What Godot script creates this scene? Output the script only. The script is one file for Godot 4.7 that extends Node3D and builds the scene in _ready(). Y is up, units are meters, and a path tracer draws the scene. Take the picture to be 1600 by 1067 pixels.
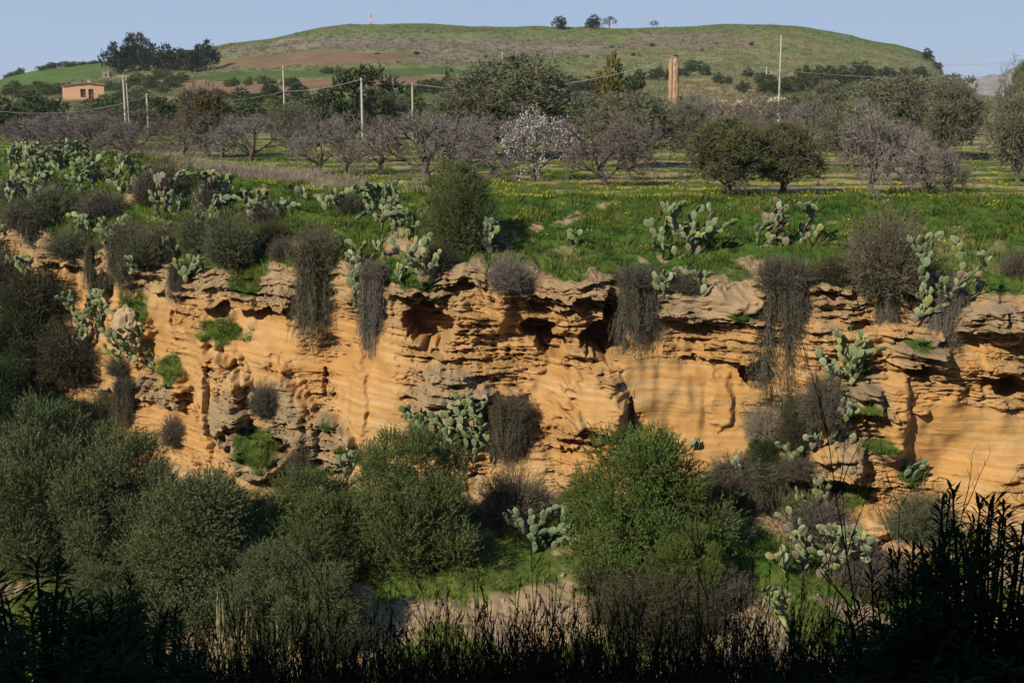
extends Node3D
# A sandstone ravine wall with prickly pears, an orchard on the plateau above it and a mesa behind.
# Heights in the tables are relative to the eye, which stands EYE metres above the datum; depth d runs away from the viewer (z = -d).

const EYE := 16.0

class Buf:
	var v := PackedVector3Array()
	var c := PackedColorArray()
	func tri(a: Vector3, b: Vector3, d: Vector3, k: Color) -> void:
		v.append(a); v.append(b); v.append(d)
		c.append(k); c.append(k); c.append(k)
	func quad(a: Vector3, b: Vector3, d: Vector3, e: Vector3, k: Color) -> void:
		tri(a, b, d, k); tri(a, d, e, k)
	func tube(p: Vector3, q: Vector3, r0: float, r1: float, sides: int, k: Color) -> void:
		var ax := (q - p).normalized()
		var u := ax.cross(Vector3(0.31, 0.2, 0.93)).normalized()
		var w := ax.cross(u)
		for i in sides:
			var a0 := TAU * i / sides
			var a1 := TAU * (i + 1) / sides
			var d0 := u * cos(a0) + w * sin(a0)
			var d1 := u * cos(a1) + w * sin(a1)
			quad(p + d0 * r0, q + d0 * r1, q + d1 * r1, p + d1 * r0, k)
	func ribbon(p: Vector3, q: Vector3, r0: float, r1: float, side: Vector3, k: Color) -> void:
		quad(p - side * r0, q - side * r1, q + side * r1, p + side * r0, k)
	func box(c0: Vector3, s: Vector3, k: Color) -> void:
		var h := s * 0.5
		var p := []
		for i in 8:
			p.append(c0 + Vector3(h.x if i & 1 else -h.x, h.y if i & 2 else -h.y, h.z if i & 4 else -h.z))
		for f in [[0, 1, 3, 2], [4, 6, 7, 5], [0, 2, 6, 4], [1, 5, 7, 3], [2, 3, 7, 6], [0, 4, 5, 1]]:
			quad(p[f[0]], p[f[1]], p[f[2]], p[f[3]], k)
	func mesh() -> ArrayMesh:
		var a := []
		a.resize(Mesh.ARRAY_MAX)
		a[Mesh.ARRAY_VERTEX] = v
		a[Mesh.ARRAY_COLOR] = c
		var m := ArrayMesh.new()
		m.add_surface_from_arrays(Mesh.PRIMITIVE_TRIANGLES, a)
		return m

var rng := RandomNumberGenerator.new()
var nz := FastNoiseLite.new()
var blocks := FastNoiseLite.new()
var fz := FastNoiseLite.new()
var M := {}
var taken := {}

func rr(a: float, b: float) -> float:
	return rng.randf_range(a, b)

func rdir() -> Vector3:
	return Vector3(rng.randfn(), rng.randfn(), rng.randfn()).normalized()

func named(n: String) -> String:
	var k: int = taken.get(n, 0)
	taken[n] = k + 1
	return n if k == 0 else "%s_%03d" % [n, k]

func thing(called: String, label: String, category: String, at: Vector3, group := "", turn := 0.0) -> Node3D:
	var o := Node3D.new()
	o.name = named(called)
	add_child(o, true)
	o.position = at
	o.rotation.y = turn
	o.set_meta("label", label)
	o.set_meta("category", category)
	if group:
		o.set_meta("group", group)
	return o

func part(called: String, m: Mesh, mat: Material, parent: Node) -> MeshInstance3D:
	var o := MeshInstance3D.new()
	o.name = called
	o.mesh = m
	o.material_override = mat
	parent.add_child(o, true)
	return o

func setting(called: String, m: Mesh, mat: Material, label: String) -> MeshInstance3D:
	var o := part(called, m, mat, self)
	o.set_meta("kind", "structure")
	o.set_meta("label", label)
	return o

func lin(r: float, g: float, b: float) -> Color:
	return Color(r, g, b).linear_to_srgb()

func mat(col: Color, rough := 0.9, back := 0.0) -> StandardMaterial3D:
	var m := StandardMaterial3D.new()
	m.albedo_color = col.linear_to_srgb()
	m.roughness = rough
	m.metallic_specular = 0.3
	m.vertex_color_use_as_albedo = true
	if back > 0.0:
		m.backlight_enabled = true
		m.backlight = Color(back, back, back * 0.6)
	return m

func grain(scale: float, lo: float, seed_: int) -> NoiseTexture2D:
	var t := NoiseTexture2D.new()
	var n := FastNoiseLite.new()
	n.seed = seed_
	n.frequency = 0.03
	n.fractal_octaves = 5
	t.noise = n
	t.width = 512
	t.height = 512
	t.seamless = true
	var g := Gradient.new()
	g.set_color(0, Color(lo, lo, lo))
	g.set_color(1, Color(1, 1, 1))
	t.color_ramp = g
	return t

# ---------------------------------------------------------------- shape of the land
func tab(t: Array, x: float, k: int) -> float:
	var n := t.size()
	if x <= t[0][0]:
		return t[0][k]
	for i in range(1, n):
		if x < t[i][0]:
			var a: float = (x - t[i - 1][0]) / (t[i][0] - t[i - 1][0])
			return lerpf(t[i - 1][k], t[i][k], a)
	return t[n - 1][k]

func land(x: float, d: float) -> float:   # height of the plateau and the hill, relative to the eye
	var yt := tab(EDGE, x, 4)
	var base := yt + (-4.2 - yt) * smoothstep(0.0, 22.0, d - tab(EDGE, x, 1) - tab(EDGE, x, 5))
	var s := tab(CREST, x * 420.0 / maxf(d, 300.0), 1)
	if d > 420.0:
		return s - (d - 420.0) * 0.03
	return base + (s - base) * tab(RISE, d, 1)

func on_land(x: float, d: float) -> Vector3:
	return Vector3(x, land(x, d) + EYE, -d)

func near_bank_h(x: float, d: float) -> float:
	if d < -3.0:
		return minf(-1.7 + (-3.0 - d) * 2.2, 14.5) + nz.get_noise_2d(x * 0.2, d * 0.2) * 0.6
	return -1.7 - 0.47 * maxf(d, 0.0) + nz.get_noise_2d(x * 0.4, d * 0.4) * 0.12 * clampf(d - 1.0, 0.0, 1.0)

# ---------------------------------------------------------------- where everything stands
const EDGE := [
	[-45.16, 80, -7.24, -14.48, -3.57, 6],
	[-33.23, 70, -6.44, -13.35, -3.18, 6.50],
	[-24.80, 62, -5.92, -13.21, -3.00, 7],
	[-18.28, 56, -6.56, -14.92, -2.96, 7],
	[-12.97, 51.50, -6.99, -14.90, -3.82, 8],
	[-8.55, 48.50, -6.46, -14.26, -4.13, 8],
	[-4.64, 46, -6.41, -13.26, -4.08, 8],
	[-1.12, 44.50, -5.75, -12.98, -4.07, 8],
	[2.19, 43.50, -6.11, -13.20, -4.05, 8],
	[5.43, 43, -6.39, -12.52, -4.01, 8],
	[8.54, 42.30, -6.11, -13.60, -3.95, 8],
	[11.61, 41.80, -6.10, -14.76, -3.91, 8],
	[14.63, 41.30, -6.56, -13.37, -3.85, 8],
	[17.01, 41, -6.43, -13.16, -3.83, 8],
	[20.49, 40.50, -6.43, -13.00, -3.79, 8],
	[30.36, 40, -6.35, -12.83, -3.75, 8],
]

const CREST := [
	[-350.30, 2.13],
	[-247.10, 3.75],
	[-185.20, 4.76],
	[-164.60, 5.16],
	[-152.00, 8.58],
	[-141.70, 9.79],
	[-131.40, 10.79],
	[-114.80, 13.00],
	[-96.20, 15.59],
	[-86.00, 16.99],
	[-75.70, 18.78],
	[-67.40, 20.77],
	[-61.30, 22.16],
	[-44.90, 22.86],
	[-20.40, 22.56],
	[12.30, 21.97],
	[40.80, 21.77],
	[61.20, 22.56],
	[81.60, 22.86],
	[93.90, 21.97],
	[108.40, 18.98],
	[122.80, 16.39],
	[131.20, 13.80],
	[137.10, 10.39],
	[140.40, 4.55],
	[150.60, 0.11],
	[185.70, -1.11],
	[371.60, -1.92],
]

const RISE := [
	[0.00, 0],
	[150.00, 0],
	[250.00, 0.12],
	[330.00, 0.34],
	[380.00, 0.67],
	[420.00, 1.00],
]

const BUMPS := [
	[-11.44, -11.60, 1.53, 2.19, 1.30],
	[-8.69, -11.76, 1.16, 1.80, 0.80],
	[-9.82, -13.67, 1.43, 0.86, 1.30],
	[-6.92, -12.62, 1.43, 1.25, 0.90],
	[-2.12, -10.52, 1.69, 1.55, 1.20],
	[2.80, -10.11, 1.29, 1.44, 0.90],
	[-1.01, -7.24, 1.23, 1.21, 0.50],
	[-14.66, -11.76, 1.60, 1.18, 0.80],
	[-15.88, -9.58, 0.95, 0.80, 0.70],
	[11.62, -9.70, 0.66, 0.52, 0.70],
	[10.61, -11.91, 1.38, 0.94, 0.70],
	[10.09, -10.21, 0.85, 0.84, 0.40],
	[13.32, -10.08, 0.36, 0.16, 0.35],
	[6.47, -6.90, 1.94, 0.73, 0.45],
	[13.22, -8.07, 0.88, 0.54, 0.60],
	[15.52, -7.15, 1.46, 0.51, 0.60],
	[-3.25, -6.38, 1.14, 0.46, 0.40],
	[11.23, -14.06, 1.70, 0.65, 0.90],
	[-12.98, -7.76, 1.82, 0.64, 0.30],
	[12.43, -11.37, 0.74, 0.52, 0.50],
	[9.36, -13.33, 0.96, 0.59, 0.50],
	[-12.29, -11.73, 0.51, 3.15, 0.50],
	[-7.56, -12.71, 0.41, 1.48, 0.50],
	[12.55, -10.12, 0.53, 1.66, 0.40],
	[0.00, -6.65, 0.67, 0.76, 0.45],
	[1.76, -10.77, 0.66, 1.29, 0.40],
	[-5.63, -11.25, 0.47, 2.27, 0.30],
	[7.08, -10.11, 0.54, 1.26, 0.30],
]

const CAVES := [
	[3.19, -8.14, 0.81, 0.70, 3.20],
	[3.54, -7.36, 0.48, 0.45, 2.40],
	[0.93, -7.89, 0.64, 0.37, 1.60],
	[1.45, -8.42, 0.66, 0.39, 1.50],
	[-2.92, -8.00, 1.00, 0.85, 2.20],
	[8.21, -9.18, 0.51, 0.42, 1.10],
	[13.38, -8.79, 0.42, 0.27, 0.80],
	[16.38, -9.40, 0.66, 0.40, 1.00],
	[-20.11, -7.77, 0.46, 0.23, 0.60],
	[-17.60, -8.14, 0.47, 0.69, 1.00],
	[-17.93, -13.47, 0.28, 0.61, 0.60],
	[11.51, -7.42, 0.49, 0.17, 0.50],
	[-1.20, -13.27, 0.48, 0.25, 1.20],
	[4.02, -10.45, 0.13, 0.53, 0.40],
	[-7.06, -10.57, 0.12, 0.70, 0.35],
]

const LEDGES := [
	[-1.63, -6.33, 0.84, 0.50, 0.60],
	[1.93, -6.72, 1.54, 0.40, 0.55],
	[1.93, -7.15, 1.32, 0.25, 0.30],
	[-3.31, -6.84, 1.16, 1.00, 0.75],
	[-10.43, -8.06, 2.16, 0.45, 0.80],
	[10.64, -6.23, 0.69, 0.30, 0.40],
	[15.04, -7.57, 0.86, 0.40, 0.60],
	[13.12, -8.61, 0.94, 0.50, 0.50],
	[6.78, -7.39, 1.83, 0.30, 0.30],
	[16.34, -9.00, 1.09, 0.60, 0.60],
	[-19.90, -7.58, 2.60, 0.40, 0.45],
	[-15.00, -7.93, 1.87, 0.40, 0.40],
	[-11.67, -10.08, 0.96, 0.25, 0.30],
	[5.74, -7.26, 0.97, 0.10, 0.15],
	[9.99, -11.72, 0.64, 0.25, 0.30],
	[10.14, -12.34, 1.11, 0.30, 0.35],
	[-17.54, -12.62, 0.56, 0.40, 0.50],
	[-14.49, -11.79, 1.20, 0.30, 0.35],
	[2.46, -11.62, 1.58, 0.15, 0.25],
	[-9.25, -13.07, 1.11, 0.30, 0.30],
	[6.99, -8.65, 1.40, 0.35, 0.30],
	[-7.86, -12.11, 1.09, 0.30, 0.20],
]

const SMOOTH := [
	[-5.12, -10.74, 1.63, 2.27],
	[6.04, -9.94, 2.16, 1.78],
	[14.59, -11.04, 2.50, 1.42],
	[-10.26, -9.08, 2.25, 0.98],
	[-16.97, -7.85, 0.97, 1.22],
	[-14.83, -9.17, 0.80, 1.71],
	[-19.90, -7.92, 1.30, 0.57],
	[1.76, -9.91, 1.43, 0.97],
	[-12.05, -12.32, 0.77, 1.76],
	[4.35, -8.85, 0.98, 1.06],
	[6.68, -6.77, 1.83, 0.52],
]

const ROUGH := [
	[-2.49, -9.78, 1.25, 1.22],
	[6.68, -8.34, 1.94, 0.74],
	[14.61, -9.01, 1.77, 0.61],
	[1.76, -7.11, 1.76, 0.54],
	[-1.35, -8.36, 1.01, 1.43],
	[0.00, -9.15, 1.67, 0.87],
	[-14.31, -7.36, 1.72, 1.08],
	[-20.74, -6.90, 2.48, 0.83],
	[-10.84, -12.12, 1.51, 1.49],
	[0.00, -10.89, 0.67, 1.30],
	[-3.20, -7.17, 1.14, 1.01],
	[-6.92, -12.89, 1.31, 0.94],
	[11.00, -6.85, 1.16, 0.62],
	[-15.00, -12.09, 1.61, 0.92],
	[-3.67, -11.24, 0.69, 1.34],
]

const CRUST := [
	[-2.12, -10.52, 1.69, 1.55],
	[-8.83, -11.79, 0.98, 1.44],
	[-10.99, -12.40, 1.14, 1.37],
	[-9.82, -13.67, 1.43, 0.86],
	[-6.92, -12.65, 1.31, 1.17],
	[6.47, -6.97, 2.05, 0.81],
	[13.22, -8.07, 0.88, 0.56],
	[15.52, -7.15, 1.56, 0.65],
	[-3.25, -6.50, 1.26, 0.54],
	[-10.11, -7.39, 2.25, 0.54],
	[11.62, -9.74, 0.95, 0.83],
	[11.43, -11.42, 1.16, 0.73],
	[-15.01, -12.22, 1.47, 0.79],
	[10.11, -14.36, 1.24, 0.09],
]

const GREEN := [
	[-11.38, -9.09, 1.35, 0.57],
	[-9.68, -13.10, 1.04, 0.80],
	[-8.77, -14.28, 0.73, 0.13],
	[7.51, -7.15, 0.39, 0.21],
	[11.37, -8.54, 0.63, 0.52],
	[13.12, -7.83, 0.42, 0.27],
	[13.22, -12.15, 0.55, 0.45],
	[11.02, -13.00, 1.06, 0.63],
	[12.03, -11.18, 0.63, 0.31],
	[11.42, -10.00, 0.57, 0.21],
	[-1.57, -11.67, 0.67, 0.55],
	[-15.88, -8.73, 0.95, 0.67],
	[-14.14, -11.07, 0.74, 0.60],
	[-1.00, -11.83, 0.45, 0.55],
	[-6.79, -11.93, 0.29, 0.16],
	[-10.40, -6.88, 0.88, 0.86],
	[-3.56, -6.38, 1.26, 0.30],
	[9.36, -13.26, 0.85, 0.42],
	[8.53, -11.55, 0.75, 0.42],
	[-6.01, -12.72, 0.47, 0.18],
	[7.77, -13.16, 0.74, 0.47],
	[-1.82, -13.66, 1.07, 0.30],
	[9.36, -10.23, 0.53, 0.52],
	[7.52, -13.95, 1.19, 0.23],
]

const SOIL := [
	[-3.84, -5.67, 1.32, 0.41, 1.00],
	[1.84, -5.52, 0.69, 0.23, 0.50],
	[-1.81, -5.84, 0.79, 0.15, 0.80],
	[6.49, -6.31, 1.95, 0.32, 1.00],
	[8.51, -5.67, 0.88, 0.23, 0.80],
	[15.82, -5.19, 1.81, 0.60, 0.30],
	[-9.68, -7.10, 1.12, 0.39, 1.00],
	[-17.82, -4.57, 0.59, 0.27, 1.00],
	[-23.59, -4.64, 0.80, 0.34, 0.90],
	[15.52, -6.86, 1.35, 0.24, 0.80],
	[-15.35, -6.30, 0.82, 0.53, 1.00],
	[10.81, -5.83, 0.97, 0.22, 0.80],
	[1.54, -6.18, 0.99, 0.09, 0.50],
	[-0.46, -5.53, 0.46, 0.10, 0.40],
]

var FIELDS := [
	[Color(0.20, 0.135, 0.075), PackedVector2Array([Vector2(-84, 371), Vector2(-87, 392), Vector2(-71, 385), Vector2(-29, 368), Vector2(-26, 351), Vector2(-51, 349)])],
	[Color(0.075, 0.12, 0.03), PackedVector2Array([Vector2(-90, 353), Vector2(-83, 362), Vector2(-50, 343), Vector2(-10, 344), Vector2(-9, 334), Vector2(-45, 331), Vector2(-84, 343)])],
	[Color(0.215, 0.14, 0.075), PackedVector2Array([Vector2(-77, 297), Vector2(-87, 344), Vector2(-45, 328), Vector2(-18, 333), Vector2(-15, 298), Vector2(-39, 285), Vector2(-66, 269)])],
	[Color(0.075, 0.12, 0.03), PackedVector2Array([Vector2(-26, 264), Vector2(-33, 282), Vector2(-14, 295), Vector2(-6, 330), Vector2(-1, 284), Vector2(-12, 246)])],
	[Color(0.085, 0.150, 0.032), PackedVector2Array([Vector2(-163, 386), Vector2(-166, 404), Vector2(-163, 420), Vector2(-150, 416), Vector2(-132, 416), Vector2(-124, 398), Vector2(-117, 373), Vector2(-134, 370)])],
	[Color(0.26, 0.165, 0.09), PackedVector2Array([Vector2(-63, 198), Vector2(-84, 270), Vector2(-78, 292), Vector2(-64, 259), Vector2(-57, 210)])],
	[Color(0.215, 0.185, 0.145), PackedVector2Array([Vector2(-89, 401), Vector2(-88, 414), Vector2(-72, 410), Vector2(-46, 397), Vector2(-8, 396), Vector2(31, 392), Vector2(33, 380), Vector2(-7, 351), Vector2(-26, 350), Vector2(-29, 373), Vector2(-72, 390)])],
	[Color(0.34, 0.235, 0.13), PackedVector2Array([Vector2(33, 266), Vector2(41, 310), Vector2(52, 331), Vector2(56, 303), Vector2(48, 251), Vector2(34, 218)])],
	[Color(0.20, 0.165, 0.11), PackedVector2Array([Vector2(30, 388), Vector2(40, 408), Vector2(59, 406), Vector2(75, 394), Vector2(71, 382), Vector2(47, 373)])],
]

const DRY := [
	["hang", "brown", -7.45, 3.03, 1.98, 2.14, 2.99, "huge dark brown dry shrub hanging over the cliff left of the grey hanging one"],
	["hang", "grey", -5.01, 3.03, 1.26, 0.44, 2.84, "grey dry shrub hanging over the cliff just left of the shadowed alcove"],
	["mound", "grey", -0.13, 2.91, 1.20, 1.51, 0.00, "small grey round dry shrub on the lip above the thin flat ledge"],
	["hang", "darkgrey", 4.20, 3.03, 1.62, 0.70, 2.30, "dark dry shrub with grey lower twigs hanging right of the round cave"],
	["hang", "darkgrey", 9.07, 3.03, 2.05, 1.14, 3.84, "largest grey brown dry shrub, hanging under the cactus with dead pads"],
	["mound", "brown", 12.30, 2.97, 2.36, 3.22, 0.00, "big brown dry shrub mounded on the grassy bank left of the tall cactus"],
	["hang", "grey", 14.10, 3.01, 1.30, 1.12, 1.76, "grey dry shrub with bleached twigs hanging right of the tall cactus"],
	["hang", "grey", 12.43, 3.03, 0.89, 0.36, 1.54, "narrow grey dry shrub hanging between big brown mound and tall cactus"],
	["mound", "green", -11.13, 3.02, 1.83, 2.46, 0.00, "greenish dry shrub on the left bank beside the bright green patch"],
	["hang", "brown", -16.32, 3.05, 2.03, 2.06, 1.29, "brown dry shrub on the lip above the layered orange rock"],
	["mound", "brown", -15.94, 3.64, 1.70, 2.11, 0.00, "reddish brown dry shrub standing up against the meadow at left"],
	["mound", "green", -21.65, 3.17, 2.29, 2.20, 0.00, "dull grey green shrub below the big cactus hedge at far left"],
	["mound", "darkgrey", -23.12, 2.99, 1.51, 1.72, 0.00, "grey dry shrub at the far left end of the bank"],
	["mound", "green", -19.81, 2.90, 1.90, 1.61, 0.00, "greenish dry shrub at the lip above the small orange overhang"],
	["hang", "brown", -18.34, 3.02, 1.24, 0.26, 2.20, "brown dry strands hanging down beside the orange hollow at left"],
	["hang", "darkgrey", -13.36, 3.02, 1.26, 0.47, 1.23, "grey brown strands hanging left of the pinkish rock shelf"],
	["mound", "darkgrey", -18.68, 3.29, 1.81, 1.61, 0.00, "dry shrub between the two cactus clumps on the upper left bank"],
	["mound", "green", -13.04, 3.20, 1.55, 2.14, 0.00, "grey green shrub under the wide cactus clump on the left bank"],
	["hang", "brown", -0.11, 2.33, 1.47, 0.89, 1.45, "brown dry strands hanging below the tan rock mound"],
	["mound", "brown", 0.06, 1.24, 1.92, 2.26, 0.00, "brown bush at the cliff foot left of the brightest green bush"],
	["hang", "brown", 7.70, 2.11, 2.52, 1.18, 1.92, "wide dark brown shrub draped over the ledge right of the brightest green bush"],
	["mound", "darkgrey", 10.02, 2.46, 1.23, 2.02, 0.00, "dark grey shrub beside the cactus climbing the broken ledges"],
	["mound", "pale", 8.45, 2.31, 1.19, 1.37, 0.00, "pale leafless twigs below the largest hanging shrub"],
	["mound", "darkgrey", 10.01, 1.87, 1.93, 1.72, 0.00, "grey brown shrub above the largest ravine cactus"],
	["mound", "green", 13.23, 1.90, 1.87, 1.87, 0.00, "grey green shrub on the low ledge behind the black leafy shrub"],
	["hang", "brown", -16.65, 2.30, 1.15, 0.97, 1.58, "brown strands hanging from the ledge above the white rock foot"],
	["mound", "dark", 3.91, 0.66, 3.02, 1.90, 0.00, "dark olive brown bush on the ravine floor below the brightest bush"],
	["mound", "darkgrey", 16.97, 3.19, 0.94, 1.24, 0.00, "grey shrub on the bank at the right edge"],
	["mound", "darkgrey", 10.65, 1.00, 1.56, 1.86, 0.00, "grey shrub right of the largest ravine cactus"],
	["mound", "brown", -11.42, 0.57, 1.73, 1.63, 0.00, "brownish bush low in the ravine at left in front of the olive bushes"],
	["mound", "dark", -22.03, 2.19, 4.47, 4.17, 0.00, "dark shrub covering the cliff face at far left under the cacti"],
	["mound", "dark", -19.50, 2.28, 2.58, 3.15, 0.00, "dark shrub left of the cactus cascade beside the boulder"],
	["mound", "darkgrey", 9.47, 2.21, 1.28, 1.11, 0.00, "grey green cushion shrub along the low ledge under the climbing cactus"],
	["mound", "darkgrey", -8.95, 3.08, 0.90, 1.04, 0.00, "small grey shrub left of the huge brown hanging shrub"],
	["mound", "darkgrey", -16.94, 2.37, 1.21, 1.24, 0.00, "small dark shrub below the cactus at the boulder"],
	["mound", "green", -15.52, 2.97, 1.62, 1.62, 0.00, "greenish dry shrub behind the lip between the orange rock and the pinkish shelf"],
	["mound", "darkgrey", -13.34, 3.64, 1.42, 1.70, 0.00, "thin grey shrub behind the wide pale cactus clump"],
	["mound", "darkgrey", -10.48, 3.58, 1.36, 1.23, 0.00, "low grey twigs on the left bank near the meadow edge"],
	["mound", "darkgrey", -6.78, 3.73, 1.06, 0.93, 0.00, "low grey twigs on the bank right of the huge brown shrub"],
	["mound", "dark", -23.84, 2.53, 2.14, 3.36, 0.00, "dark shrub at the left edge under the lowest hedge pads"],
	["mound", "dark", -21.38, 2.00, 3.24, 3.54, 0.00, "dark shrub low on the left cliff behind the deep green bush"],
	["mound", "dark", 2.73, 0.81, 1.32, 1.32, 0.00, "small dark shrub at the foot of the largest bush"],
	["mound", "darkgrey", 5.90, 0.78, 1.48, 1.29, 0.00, "grey dry brush beside the ravine grass right of the largest bush"],
	["mound", "darkgrey", 11.62, 1.21, 1.39, 1.59, 0.00, "grey dry brush on the slope at right behind the bare stalks"],
	["mound", "darkgrey", -9.39, 2.33, 0.89, 1.61, 0.00, "thin dry twigs growing on the buttress ledge"],
	["mound", "grey", -1.35, 3.21, 1.63, 1.32, 0.00, "tangle of bare grey twigs at the right foot of the round green shrub"],
	["mound", "dark", -21.60, 2.51, 3.55, 2.96, 0.00, "dark shrub over the rock at far left above the lowest cactus"],
	["hang", "darkgrey", -22.41, 3.11, 1.82, 1.69, 1.04, "grey brown shrub spilling over the lip at the far left below the crest cactus"],
	["hang", "brown", -14.78, 3.12, 1.41, 1.68, 1.03, "brown shrub spilling down beside the pinkish shelf"],
	["mound", "darkgrey", -16.51, 3.56, 1.46, 1.69, 0.00, "grey shrub between the round cactus clump and the reddish shrub"],
	["mound", "dark", -9.70, 3.28, 1.34, 1.29, 0.00, "dark shrub on the bank left of the huge brown hanging shrub"],
	["mound", "dark", -2.51, 3.02, 1.14, 1.14, 0.00, "dark leaves under the round green shrub"],
	["mound", "darkgrey", -25.13, 3.34, 1.29, 1.55, 0.00, "dull shrub at the left edge beside the tallest hedge cactus"],
	["mound", "dark", 10.67, 3.04, 1.20, 1.17, 0.00, "dark green low shrub on the bank right of the largest hanging shrub"],
	["mound", "darkgrey", 5.74, 2.99, 0.87, 0.87, 0.00, "dry stems under the broad cactus on the green bank"],
	["mound", "dark", 9.47, 2.32, 1.15, 2.13, 0.00, "dark green shrub on the broken ledges left of the cactus stalk"],
	["mound", "dark", 6.05, 1.60, 1.46, 1.15, 0.00, "dark undergrowth right of the brightest bush"],
	["mound", "green", -17.74, 2.12, 1.29, 1.68, 0.00, "olive green cushion on the ledge above the white rock foot"],
	["mound", "darkgrey", -13.98, 2.09, 1.05, 1.58, 0.00, "grey twigs on the left buttress"],
	["mound", "darkgrey", -7.86, 2.00, 0.73, 2.06, 0.00, "thin grey twigs in the cleft left of the olive bushes"],
]

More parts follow.
